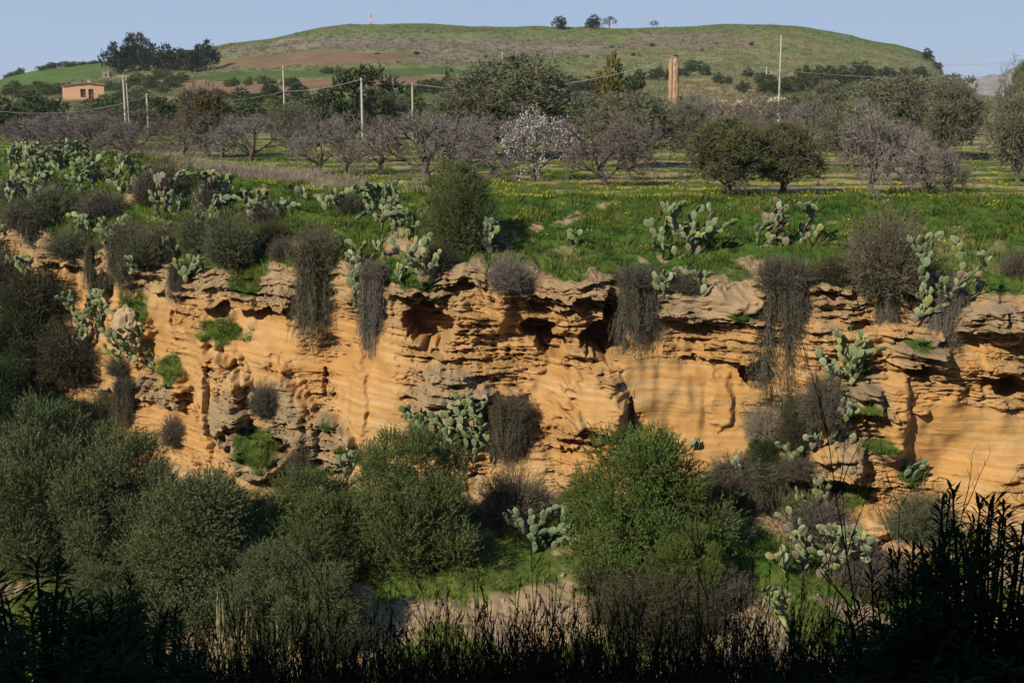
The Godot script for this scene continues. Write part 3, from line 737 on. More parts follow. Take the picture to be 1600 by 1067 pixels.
	["carob", 70.26, 384.99, 1.94, 1.09, "rightmost of the tiny shrubs on the right half of the mesa slope", "tiny shrubs on the right half of the mesa slope"],
	["carob", -37.63, 366.28, 1.65, 0.89, "leftmost of the tiny shrubs on the left half of the mesa slope", "tiny shrubs on the left half of the mesa slope"],
	["carob", -26.89, 368.34, 1.77, 1.18, "second from the left of the tiny shrubs on the left half of the mesa slope", "tiny shrubs on the left half of the mesa slope"],
	["carob", -15.78, 339.43, 1.17, 0.92, "third from the left of the tiny shrubs on the left half of the mesa slope", "tiny shrubs on the left half of the mesa slope"],
	["carob", -7.33, 363.73, 1.27, 0.92, "fourth from the left of the tiny shrubs on the left half of the mesa slope", "tiny shrubs on the left half of the mesa slope"],
	["carob", 4.25, 347.24, 1.61, 0.88, "fifth from the left of the tiny shrubs on the left half of the mesa slope", "tiny shrubs on the left half of the mesa slope"],
	["carob", 15.49, 361.03, 1.24, 1.03, "rightmost of the tiny shrubs on the left half of the mesa slope", "tiny shrubs on the left half of the mesa slope"],
	["carob", 11.85, 282.96, 4.62, 3.51, "leftmost of the trees behind the largest olive", "trees behind the largest olive"],
	["carob", 13.12, 269.50, 4.01, 3.67, "second from the left of the trees behind the largest olive", "trees behind the largest olive"],
	["carob", 14.87, 278.51, 4.34, 2.92, "third from the left of the trees behind the largest olive", "trees behind the largest olive"],
	["carob", 17.01, 268.69, 5.31, 4.21, "fourth from the left of the trees behind the largest olive", "trees behind the largest olive"],
	["carob", 16.28, 240.50, 4.80, 3.33, "fifth from the left of the trees behind the largest olive", "trees behind the largest olive"],
	["carob", 18.65, 254.93, 4.66, 2.92, "rightmost of the trees behind the largest olive", "trees behind the largest olive"],
	["silver", 45.82, 198.70, 7.00, 3.50, "leftmost of the trees behind the right orchard row", "trees behind the right orchard row"],
	["silver", 51.45, 204.87, 6.29, 3.25, "second from the left of the trees behind the right orchard row", "trees behind the right orchard row"],
	["silver", 55.90, 215.42, 6.89, 3.71, "third from the left of the trees behind the right orchard row", "trees behind the right orchard row"],
	["silver", 63.16, 223.29, 7.48, 5.37, "fourth from the left of the trees behind the right orchard row", "trees behind the right orchard row"],
	["silver", 61.69, 206.07, 4.45, 4.69, "fifth from the left of the trees behind the right orchard row", "trees behind the right orchard row"],
	["silver", 80.94, 251.05, 7.87, 5.08, "sixth from the left of the trees behind the right orchard row", "trees behind the right orchard row"],
	["silver", 87.17, 255.69, 7.37, 5.99, "rightmost of the trees behind the right orchard row", "trees behind the right orchard row"],
	["silver", 60.67, 152.22, 4.21, 2.55, "leftmost of the grey green trees behind the olive at the right edge", "grey green trees behind the olive at the right edge"],
	["silver", 65.27, 157.51, 4.73, 3.04, "second from the left of the grey green trees behind the olive at the right edge", "grey green trees behind the olive at the right edge"],
	["silver", 69.67, 163.80, 5.48, 2.95, "rightmost of the grey green trees behind the olive at the right edge", "grey green trees behind the olive at the right edge"],
	["olive", -39.14, 173.22, 5.63, 3.72, "leftmost of the green trees behind the bare orchard", "green trees behind the bare orchard"],
	["olive", -35.08, 172.27, 6.09, 3.76, "second from the left of the green trees behind the bare orchard", "green trees behind the bare orchard"],
	["olive", -32.43, 182.57, 4.06, 3.70, "third from the left of the green trees behind the bare orchard", "green trees behind the bare orchard"],
	["olive", -28.89, 186.61, 6.54, 3.50, "fourth from the left of the green trees behind the bare orchard", "green trees behind the bare orchard"],
	["olive", -26.03, 187.87, 7.21, 4.56, "fifth from the left of the green trees behind the bare orchard", "green trees behind the bare orchard"],
	["olive", -19.21, 178.92, 4.07, 3.55, "sixth from the left of the green trees behind the bare orchard", "green trees behind the bare orchard"],
	["olive", -17.26, 188.69, 7.10, 3.82, "seventh from the left of the green trees behind the bare orchard", "green trees behind the bare orchard"],
	["olive", -13.29, 176.83, 4.28, 4.66, "rightmost of the green trees behind the bare orchard", "green trees behind the bare orchard"],
	["olive", -74.64, 200.77, 4.53, 4.45, "leftmost of the trees behind the bare thicket", "trees behind the bare thicket"],
	["olive", -71.65, 199.38, 6.53, 3.26, "second from the left of the trees behind the bare thicket", "trees behind the bare thicket"],
	["olive", -60.93, 191.01, 7.21, 3.08, "third from the left of the trees behind the bare thicket", "trees behind the bare thicket"],
	["olive", -51.76, 173.94, 5.80, 3.74, "fourth from the left of the trees behind the bare thicket", "trees behind the bare thicket"],
	["olive", -50.55, 188.48, 6.88, 3.49, "fifth from the left of the trees behind the bare thicket", "trees behind the bare thicket"],
	["olive", -45.54, 183.09, 6.59, 3.38, "rightmost of the trees behind the bare thicket", "trees behind the bare thicket"],
	["olive", 10.80, 169.54, 5.81, 2.65, "leftmost of the trees behind the orchard centre", "trees behind the orchard centre"],
	["olive", 15.54, 178.67, 5.14, 2.87, "second from the left of the trees behind the orchard centre", "trees behind the orchard centre"],
	["olive", 19.46, 178.75, 4.30, 3.44, "third from the left of the trees behind the orchard centre", "trees behind the orchard centre"],
	["olive", 25.21, 185.84, 5.85, 3.52, "fourth from the left of the trees behind the orchard centre", "trees behind the orchard centre"],
	["olive", 30.90, 175.06, 4.58, 2.69, "fifth from the left of the trees behind the orchard centre", "trees behind the orchard centre"],
	["olive", 37.83, 177.96, 5.46, 3.72, "rightmost of the trees behind the orchard centre", "trees behind the orchard centre"],
]

const POLES := [
	[-32.78, 110.00, 5.92, "pale concrete pole before the peach house"],
	[-34.25, 122.00, 4.47, "thin grey pole right of the double pole at left"],
	[-22.77, 130.00, 7.17, "tall concrete pole before the brown fields"],
	[-11.08, 96.00, 5.52, "slim pole among the almond trees left of centre"],
	[-9.18, 120.00, 5.39, "short thick pole left of the largest olive"],
	[13.46, 110.00, 7.39, "grey pole in front of the brick column"],
	[28.73, 140.00, 10.59, "tallest pole, with a white box near its foot"],
]

const DEADGRASS := [
	[-29.27, 101.08, 6.50, 5.00, 900],
	[-13.29, 64.48, 4.80, 3.50, 900],
	[-7.15, 57.45, 1.72, 2.00, 120],
	[-30.80, 98.75, 2.93, 4.00, 250],
	[-11.41, 63.81, 1.90, 3.00, 200],
	[-3.06, 55.81, 1.67, 2.00, 60],
]

const BROOMS := [
	[-2.61, 7.18, 1.86, 0.85, "dark leggy broom shrub in the shade along the bottom edge"],
	[-2.98, 8.30, 1.95, 1.18, "dark leggy broom shrub in the shade along the bottom edge"],
	[-2.83, 8.23, 2.08, 1.21, "dark leggy broom shrub in the shade along the bottom edge"],
	[-2.79, 8.32, 1.86, 1.20, "dark leggy broom shrub in the shade along the bottom edge"],
	[-2.80, 8.54, 1.82, 1.28, "dark leggy broom shrub in the shade along the bottom edge"],
	[-2.31, 7.62, 1.85, 1.14, "dark leggy broom shrub in the shade along the bottom edge"],
	[-1.95, 6.48, 1.86, 1.27, "dark leggy broom shrub in the shade along the bottom edge"],
	[-1.57, 5.53, 1.88, 0.95, "dark leggy broom shrub in the shade along the bottom edge"],
	[-2.03, 7.28, 1.69, 1.01, "dark leggy broom shrub in the shade along the bottom edge"],
	[-1.72, 6.32, 1.71, 0.93, "dark leggy broom shrub in the shade along the bottom edge"],
	[-1.97, 7.69, 2.02, 0.94, "dark leggy broom shrub in the shade along the bottom edge"],
	[-1.53, 6.01, 1.66, 1.14, "dark leggy broom shrub in the shade along the bottom edge"],
	[-1.80, 7.04, 1.79, 0.89, "dark leggy broom shrub in the shade along the bottom edge"],
	[-1.75, 7.45, 2.35, 1.25, "dark leggy broom shrub in the shade along the bottom edge"],
	[-1.52, 6.47, 2.10, 1.09, "dark leggy broom shrub in the shade along the bottom edge"],
	[-1.27, 6.12, 2.14, 1.03, "dark leggy broom shrub in the shade along the bottom edge"],
	[-1.92, 8.84, 2.20, 1.17, "dark leggy broom shrub in the shade along the bottom edge"],
	[-1.23, 6.63, 2.18, 0.88, "dark leggy broom shrub in the shade along the bottom edge"],
	[-1.06, 5.77, 2.14, 1.11, "dark leggy broom shrub in the shade along the bottom edge"],
	[-1.16, 6.84, 2.10, 1.28, "dark leggy broom shrub in the shade along the bottom edge"],
	[-1.23, 7.09, 2.21, 0.98, "dark leggy broom shrub in the shade along the bottom edge"],
	[-1.08, 7.04, 2.02, 0.90, "dark leggy broom shrub in the shade along the bottom edge"],
	[-0.80, 5.69, 2.16, 0.88, "dark leggy broom shrub in the shade along the bottom edge"],
	[-1.02, 7.41, 2.10, 1.09, "dark leggy broom shrub in the shade along the bottom edge"],
	[-1.00, 7.35, 2.28, 1.19, "dark leggy broom shrub in the shade along the bottom edge"],
	[-0.80, 6.35, 2.06, 1.01, "dark leggy broom shrub in the shade along the bottom edge"],
	[-0.97, 7.77, 2.02, 1.01, "dark leggy broom shrub in the shade along the bottom edge"],
	[-0.71, 6.39, 2.14, 0.92, "dark leggy broom shrub in the shade along the bottom edge"],
	[-0.66, 6.42, 2.08, 0.96, "dark leggy broom shrub in the shade along the bottom edge"],
	[-0.69, 8.97, 2.11, 1.00, "dark leggy broom shrub in the shade along the bottom edge"],
	[-0.39, 5.83, 2.10, 0.91, "dark leggy broom shrub in the shade along the bottom edge"],
	[-0.46, 7.80, 2.18, 1.20, "dark leggy broom shrub in the shade along the bottom edge"],
	[-0.43, 7.79, 2.00, 1.14, "dark leggy broom shrub in the shade along the bottom edge"],
	[-0.32, 5.76, 1.85, 1.29, "dark leggy broom shrub in the shade along the bottom edge"],
	[-0.25, 8.65, 2.30, 0.86, "dark leggy broom shrub in the shade along the bottom edge"],
	[-0.15, 7.91, 2.15, 1.03, "dark leggy broom shrub in the shade along the bottom edge"],
	[-0.14, 6.26, 1.87, 0.80, "dark leggy broom shrub in the shade along the bottom edge"],
	[-0.01, 6.40, 2.11, 1.00, "dark leggy broom shrub in the shade along the bottom edge"],
	[0.03, 7.43, 1.91, 1.24, "dark leggy broom shrub in the shade along the bottom edge"],
	[-0.00, 8.62, 2.44, 1.19, "dark leggy broom shrub in the shade along the bottom edge"],
	[0.09, 5.78, 2.18, 1.15, "dark leggy broom shrub in the shade along the bottom edge"],
	[0.12, 7.63, 2.25, 0.87, "dark leggy broom shrub in the shade along the bottom edge"],
	[0.20, 6.54, 2.16, 0.97, "dark leggy broom shrub in the shade along the bottom edge"],
	[0.21, 6.22, 2.22, 1.29, "dark leggy broom shrub in the shade along the bottom edge"],
	[0.35, 6.90, 1.90, 0.84, "dark leggy broom shrub in the shade along the bottom edge"],
	[0.51, 7.02, 2.03, 1.23, "dark leggy broom shrub in the shade along the bottom edge"],
	[0.68, 8.79, 2.26, 1.12, "dark leggy broom shrub in the shade along the bottom edge"],
	[0.76, 8.29, 2.05, 0.88, "dark leggy broom shrub in the shade along the bottom edge"],
	[0.66, 6.64, 2.04, 1.23, "dark leggy broom shrub in the shade along the bottom edge"],
	[0.52, 5.52, 2.04, 0.96, "dark leggy broom shrub in the shade along the bottom edge"],
	[0.84, 7.60, 1.94, 1.06, "dark leggy broom shrub in the shade along the bottom edge"],
	[0.80, 6.75, 1.90, 1.18, "dark leggy broom shrub in the shade along the bottom edge"],
	[1.06, 7.63, 2.18, 0.96, "dark leggy broom shrub in the shade along the bottom edge"],
	[1.10, 7.49, 1.94, 1.27, "dark leggy broom shrub in the shade along the bottom edge"],
	[1.03, 7.05, 1.96, 0.87, "dark leggy broom shrub in the shade along the bottom edge"],
	[1.08, 6.69, 1.93, 1.02, "dark leggy broom shrub in the shade along the bottom edge"],
	[1.43, 8.66, 2.48, 0.99, "dark leggy broom shrub in the shade along the bottom edge"],
	[1.51, 8.59, 2.07, 0.84, "dark leggy broom shrub in the shade along the bottom edge"],
	[1.27, 6.80, 2.12, 0.89, "dark leggy broom shrub in the shade along the bottom edge"],
	[1.76, 8.82, 2.54, 1.21, "dark leggy broom shrub in the shade along the bottom edge"],
	[1.57, 7.54, 2.28, 1.05, "dark leggy broom shrub in the shade along the bottom edge"],
	[1.89, 8.89, 2.24, 0.86, "dark leggy broom shrub in the shade along the bottom edge"],
	[1.88, 8.41, 2.15, 0.95, "dark leggy broom shrub in the shade along the bottom edge"],
	[1.52, 6.33, 1.83, 1.04, "dark leggy broom shrub in the shade along the bottom edge"],
	[1.54, 6.64, 2.07, 1.11, "dark leggy broom shrub in the shade along the bottom edge"],
	[2.32, 8.89, 1.97, 0.96, "dark leggy broom shrub in the shade along the bottom edge"],
	[1.56, 6.14, 2.23, 1.07, "dark leggy broom shrub in the shade along the bottom edge"],
	[1.87, 6.91, 2.14, 0.99, "dark leggy broom shrub in the shade along the bottom edge"],
	[2.34, 8.91, 2.46, 1.29, "dark leggy broom shrub in the shade along the bottom edge"],
	[2.56, 8.69, 2.26, 1.18, "dark leggy broom shrub in the shade along the bottom edge"],
	[2.43, 8.22, 1.86, 0.87, "dark leggy broom shrub in the shade along the bottom edge"],
	[1.69, 5.66, 1.98, 1.00, "dark leggy broom shrub in the shade along the bottom edge"],
	[2.78, 8.86, 2.34, 0.93, "dark leggy broom shrub in the shade along the bottom edge"],
	[2.01, 6.22, 1.95, 1.27, "dark leggy broom shrub in the shade along the bottom edge"],
	[2.89, 8.97, 2.17, 0.94, "dark leggy broom shrub in the shade along the bottom edge"],
	[2.73, 7.79, 2.02, 1.28, "dark leggy broom shrub in the shade along the bottom edge"],
	[-4.38, 12.38, 1.99, 1.62, "dark leggy broom shrub in the shade along the bottom edge"],
	[-3.95, 11.71, 2.00, 1.29, "dark leggy broom shrub in the shade along the bottom edge"],
	[-3.59, 11.44, 2.16, 1.30, "dark leggy broom shrub in the shade along the bottom edge"],
	[-3.10, 10.52, 2.01, 1.61, "dark leggy broom shrub in the shade along the bottom edge"],
	[-2.97, 10.81, 2.02, 1.45, "dark leggy broom shrub in the shade along the bottom edge"],
	[-3.56, 13.01, 2.24, 1.78, "dark leggy broom shrub in the shade along the bottom edge"],
	[-2.56, 10.13, 1.84, 1.69, "dark leggy broom shrub in the shade along the bottom edge"],
	[-2.70, 11.71, 2.01, 1.63, "dark leggy broom shrub in the shade along the bottom edge"],
	[-2.72, 12.80, 1.81, 1.62, "dark leggy broom shrub in the shade along the bottom edge"],
	[-2.32, 13.25, 2.09, 1.71, "dark leggy broom shrub in the shade along the bottom edge"],
	[-1.86, 11.85, 2.16, 1.57, "dark leggy broom shrub in the shade along the bottom edge"],
	[-1.46, 10.72, 1.92, 1.74, "dark leggy broom shrub in the shade along the bottom edge"],
	[-1.19, 9.65, 1.90, 1.35, "dark leggy broom shrub in the shade along the bottom edge"],
	[-1.18, 12.15, 2.09, 1.74, "dark leggy broom shrub in the shade along the bottom edge"],
	[-0.91, 10.86, 1.85, 1.73, "dark leggy broom shrub in the shade along the bottom edge"],
	[-0.75, 13.03, 1.96, 1.62, "dark leggy broom shrub in the shade along the bottom edge"],
	[-0.52, 11.61, 1.80, 1.41, "dark leggy broom shrub in the shade along the bottom edge"],
	[-0.46, 12.35, 2.01, 1.53, "dark leggy broom shrub in the shade along the bottom edge"],
	[-0.05, 10.50, 2.07, 1.24, "dark leggy broom shrub in the shade along the bottom edge"],
	[0.25, 13.13, 1.95, 1.27, "dark leggy broom shrub in the shade along the bottom edge"],
	[0.55, 12.81, 2.02, 1.20, "dark leggy broom shrub in the shade along the bottom edge"],
	[0.72, 11.99, 1.95, 1.21, "dark leggy broom shrub in the shade along the bottom edge"],
	[0.74, 9.64, 1.95, 1.29, "dark leggy broom shrub in the shade along the bottom edge"],
	[1.15, 13.06, 1.92, 1.69, "dark leggy broom shrub in the shade along the bottom edge"],
	[1.17, 11.05, 1.94, 1.22, "dark leggy broom shrub in the shade along the bottom edge"],
	[1.72, 13.40, 1.92, 1.72, "dark leggy broom shrub in the shade along the bottom edge"],
	[1.79, 12.26, 1.89, 1.62, "dark leggy broom shrub in the shade along the bottom edge"],
	[1.71, 10.20, 2.13, 1.73, "dark leggy broom shrub in the shade along the bottom edge"],
	[2.12, 10.60, 1.88, 1.44, "dark leggy broom shrub in the shade along the bottom edge"],
	[2.73, 12.87, 2.11, 1.57, "dark leggy broom shrub in the shade along the bottom edge"],
	[2.57, 11.54, 2.18, 1.36, "dark leggy broom shrub in the shade along the bottom edge"],
	[3.20, 13.16, 2.20, 1.65, "dark leggy broom shrub in the shade along the bottom edge"],
	[3.47, 13.45, 2.19, 1.26, "dark leggy broom shrub in the shade along the bottom edge"],
	[3.73, 13.23, 1.96, 1.73, "dark leggy broom shrub in the shade along the bottom edge"],
	[3.06, 9.96, 2.01, 1.47, "dark leggy broom shrub in the shade along the bottom edge"],
	[3.44, 10.17, 2.05, 1.71, "dark leggy broom shrub in the shade along the bottom edge"],
]

const ROSETTES := [
	[-2.44, 6.00, 2.41, 1.30, "black leafy shrub at the left edge, tallest of the left group"],
	[-2.38, 6.50, 2.28, 1.20, "black leafy shrub second from the left edge"],
	[-2.15, 7.00, 2.40, 0.80, "black leafy shrub with a star shaped top standing out at left"],
	[-1.85, 5.50, 1.96, 1.30, "black leafy shrub low in the left corner"],
	[-2.04, 5.20, 1.95, 1.40, "black leafy shrub in the bottom left corner"],
	[-1.57, 6, 1.85, 1.20, "black leafy shrub right of the left group"],
	[-1.15, 6, 1.82, 1.30, "black leafy shrub below the reed plumes"],
	[2.21, 5.50, 2.68, 0.95, "black leafy shrub at the right edge reaching highest over the rock"],
	[2.20, 6.20, 2.58, 0.90, "black leafy shrub left of the highest one at right"],
	[2.16, 5.20, 2.27, 1.30, "black leafy shrub below the highest one at the right edge"],
	[2.01, 5.60, 2.22, 1.30, "black leafy shrub in the middle of the right group"],
	[1.91, 6, 2.02, 1.10, "black leafy shrub at the left of the right group"],
	[1.97, 5, 1.87, 1.50, "black leafy shrub in the bottom right corner"],
	[1.60, 6, 1.80, 1.20, "black leafy shrub low between broom and right group"],
	[-0.32, 6, 1.73, 1.30, "black leafy shrub at the bottom centre"],
	[0.64, 6, 1.75, 1.30, "black leafy shrub at the bottom right of centre"],
]

const STALKS := [
	[2.13, 6.50, 3.04, -0.13, 7, "tall dark forked dry stalk in front of the cliff at right"],
	[1.25, 6.50, 2.41, -0.12, 8, "thin dark stalk leaning left under the brightest bush"],
	[1.38, 6, 2.17, 0.05, 9, "thin dark branching stalk right of the leaning one"],
	[0.15, 6.50, 2.38, 0.00, 10, "slim dark stalk rising in front of the blue green prickly pear"],
	[-0.29, 6.50, 2.28, 0.00, 11, "slim dark seed stalk over the sandy path"],
	[2.11, 7, 2.81, 0.10, 12, "thin bare stalk beside the tall forked one"],
	[-1.01, 6.50, 2.30, -0.03, 13, "slim dark stalk in front of the pale grey bush"],
	[2.14, 6.40, 2.58, -0.05, 14, "bare dark stalk against the grey green shrub"],
]

const REEDS := [
	[-4.19, 17.00, 2.76, 50, "pale reed plumes rising in front of the grey green bush"],
	[-4.65, 17.50, 2.49, 51, "shorter pale reeds left of the reed plumes"],
	[-3.63, 16.50, 2.54, 52, "pale reeds right of the reed plumes"],
	[-3.39, 17.00, 2.28, 53, "low pale reeds at the right of the reed plumes"],
]


func _ready() -> void:
	var cam := Camera3D.new()
	cam.name = "camera"
	cam.position = Vector3(0, EYE, 0)
	cam.rotation_degrees = Vector3(-10.84, 0, 0)
	cam.fov = 29.88
	cam.near = 0.2
	cam.far = 12000.0
	add_child(cam)

	var sky := ProceduralSkyMaterial.new()
	sky.sky_top_color = lin(0.10, 0.195, 0.43)
	sky.sky_horizon_color = lin(0.47, 0.605, 0.80)
	sky.sky_curve = 0.2
	sky.ground_horizon_color = lin(0.30, 0.30, 0.28)
	sky.ground_bottom_color = lin(0.12, 0.11, 0.08)
	sky.sun_angle_max = 6.0
	var env := Environment.new()
	env.background_mode = Environment.BG_SKY
	env.sky = Sky.new()
	env.sky.sky_material = sky
	env.background_energy_multiplier = 0.8
	env.tonemap_mode = Environment.TONE_MAPPER_LINEAR
	env.tonemap_exposure = 1.2
	env.sdfgi_enabled = true
	env.ssao_enabled = true
	env.ssil_enabled = true
	env.fog_enabled = true
	env.fog_light_color = lin(0.62, 0.70, 0.85)
	env.fog_density = 0.00012
	var world := WorldEnvironment.new()
	world.name = "world"
	world.environment = env
	add_child(world)

	var sun := DirectionalLight3D.new()
	sun.name = "sun"
	sun.light_color = Color(1.0, 0.94, 0.84)
	sun.light_energy = 1.6
	sun.light_angular_distance = 0.5
	sun.shadow_enabled = true
	add_child(sun)
	sun.look_at_from_position(Vector3(-0.55, 0.56, 0.62), Vector3.ZERO)

	nz.seed = 7
	nz.frequency = 1.0
	nz.noise_type = FastNoiseLite.TYPE_SIMPLEX_SMOOTH
	nz.fractal_type = FastNoiseLite.FRACTAL_NONE
	blocks.seed = 12
	blocks.frequency = 1.0
	blocks.noise_type = FastNoiseLite.TYPE_CELLULAR
	blocks.cellular_return_type = FastNoiseLite.RETURN_CELL_VALUE
	blocks.cellular_jitter = 1.0
	fz.seed = 19
	fz.frequency = 1.0
	fz.noise_type = FastNoiseLite.TYPE_SIMPLEX_SMOOTH
	fz.fractal_octaves = 3
	make_materials()

	# the land
	build_cliff()
	build_land()

	# things people built
	house(-93.1, 282.8)
	small_house(-50.1, 197.5, 2.2, 2.6, M.peach, "tiny pinkish house half hidden behind the yellowing tree")
	small_house(-102.4, 380.7, 5.0, 3.0, M.peach, "small pale pink house among the hilltop conifers")
	small_house(-116.1, 373.8, 2.0, 1.8, M.wood_grey, "grey white shed at the foot of the hilltop conifers")
	brick_column(16.6, 134.3, 8.2)
	ruin(33.6, 195.1)
	marker(-44.9, 418.3, 3.0, [M.red, M.paint_white, M.red], "thin red and white marker post on the mesa skyline", 0.17)
	marker(-2.6, 354.8, 2.6, [M.white, M.white], "short white post on the slope above the largest olive", 0.16)
	for i in POLES.size():
		pole(POLES[i], i)
	cable(Vector3(-44.40, 15.27, -105.00), Vector3(-32.66, 15.50, -110.00), 0.75, 0.019, "sagging grey cable from the left edge to the double pole")
	cable(Vector3(-32.66, 15.50, -110.00), Vector3(-34.08, 16.21, -122.00), 0.1, 0.019, "short cable between the double pole and the thin pole")
	cable(Vector3(-34.08, 16.21, -122.00), Vector3(-22.65, 16.53, -130.00), 0.75, 0.019, "sagging cable between the thin pole and the tall concrete pole")
	cable(Vector3(-22.65, 16.53, -130.00), Vector3(-11.00, 17.27, -96.00), 0.25, 0.019, "cable between the tall concrete pole and the slim pole")
	cable(Vector3(-11.00, 17.27, -96.00), Vector3(-9.12, 17.13, -120.00), 0.2, 0.019, "cable between the slim pole and the short thick pole")
	cable(Vector3(-9.12, 17.13, -120.00), Vector3(13.32, 19.09, -110.00), 1.3, 0.019, "long cable passing behind the largest olive to the grey pole")
	cable(Vector3(13.32, 19.09, -110.00), Vector3(28.49, 18.79, -140.00), 0.35, 0.019, "cable from the grey pole to the tallest pole")
	cable(Vector3(28.49, 18.79, -140.00), Vector3(64.57, 19.07, -150.00), 0.9, 0.02, "cable from the tallest pole to the right edge")
	cable(Vector3(-63.35, 16.04, -150.00), Vector3(-47.41, 16.89, -160.00), 0.8, 0.018, "thin upper wire at left before the peach house")
	cable(Vector3(13.60, 17.64, -112.00), Vector3(28.47, 19.26, -140.00), 0.4, 0.014, "thin wire below the main cable between the two right poles")
	cable(Vector3(28.66, 19.62, -141.00), Vector3(68.78, 20.42, -160.00), 0.5, 0.014, "thin wire above the main cable at right")
	for k in 4:
		cable([Vector3(170.67, 41.66, -700.00), Vector3(170.73, 40.33, -700.00), Vector3(170.89, 36.99, -700.00), Vector3(170.95, 35.66, -700.00)][k], [Vector3(299.67, 43.43, -560.00), Vector3(299.83, 41.84, -560.00), Vector3(300.05, 39.72, -560.00), Vector3(300.22, 38.12, -560.00)][k], 6.0, 0.09, ["topmost", "second", "third", "lowest"][k] + " of the four wires in the sky at the right", "high_voltage_wire")

	# trees
	make_leafy()
	make_trees()
	rng.seed = 70
	for i in TREES.size():
		orchard_tree(TREES[i][0], TREES[i][1], TREES[i][2], TREES[i][3], TREES[i][4], TREES[i][5], i)
	rng.seed = 71
	for i in FAR.size():
		var e: Array = FAR[i]
		if e[0] == "bare":
			far_bare(e[5], on_land(e[1], e[2]), e[3], e[4], i)
		else:
			far_tree("conifer" if e[0] == "pine" else "evergreen_tree", e[5], "tree", on_land(e[1], e[2]) - Vector3(0, 0.3, 0), e[3], e[4], "leaf_" + e[0], e[6], i)

	# bushes, dry shrubs, prickly pears
	rng.seed = 72
	for b in BUSHES:
		bush(b, cliff_at(b[2], b[3]) - Vector3(0, 0.1, 0))
	for i in 3:
		drys["hang%d" % i] = dry_hang(200 + i, 1900)
		drys["mound%d" % i] = dry_mound(220 + i, 1300)
	rng.seed = 73
	for i in DRY.size():
		dry_shrub(DRY[i], i)
	rng.seed = 74
	pads = [pad_mesh(0.075), pad_mesh(0.09), pad_mesh(0.082), pad_mesh(0.07)]
	for i in CACTI.size():
		prickly_pear(CACTI[i], i)
	for e in AGAVES:
		agave(e[0], e[1], e[2], e[3], e[4])
	var stone := thing("boulder", "tall tan boulder standing on the ledge behind a prickly pear at left", "rock", cliff_at(-16.24, 2.612) + Vector3(0, 0.35, 0.1), "")
	part("stone", rock_mesh(31, Vector3(0.55, 0.80, 0.5)), M.boulder, stone)

	build_near()
	build_grass()

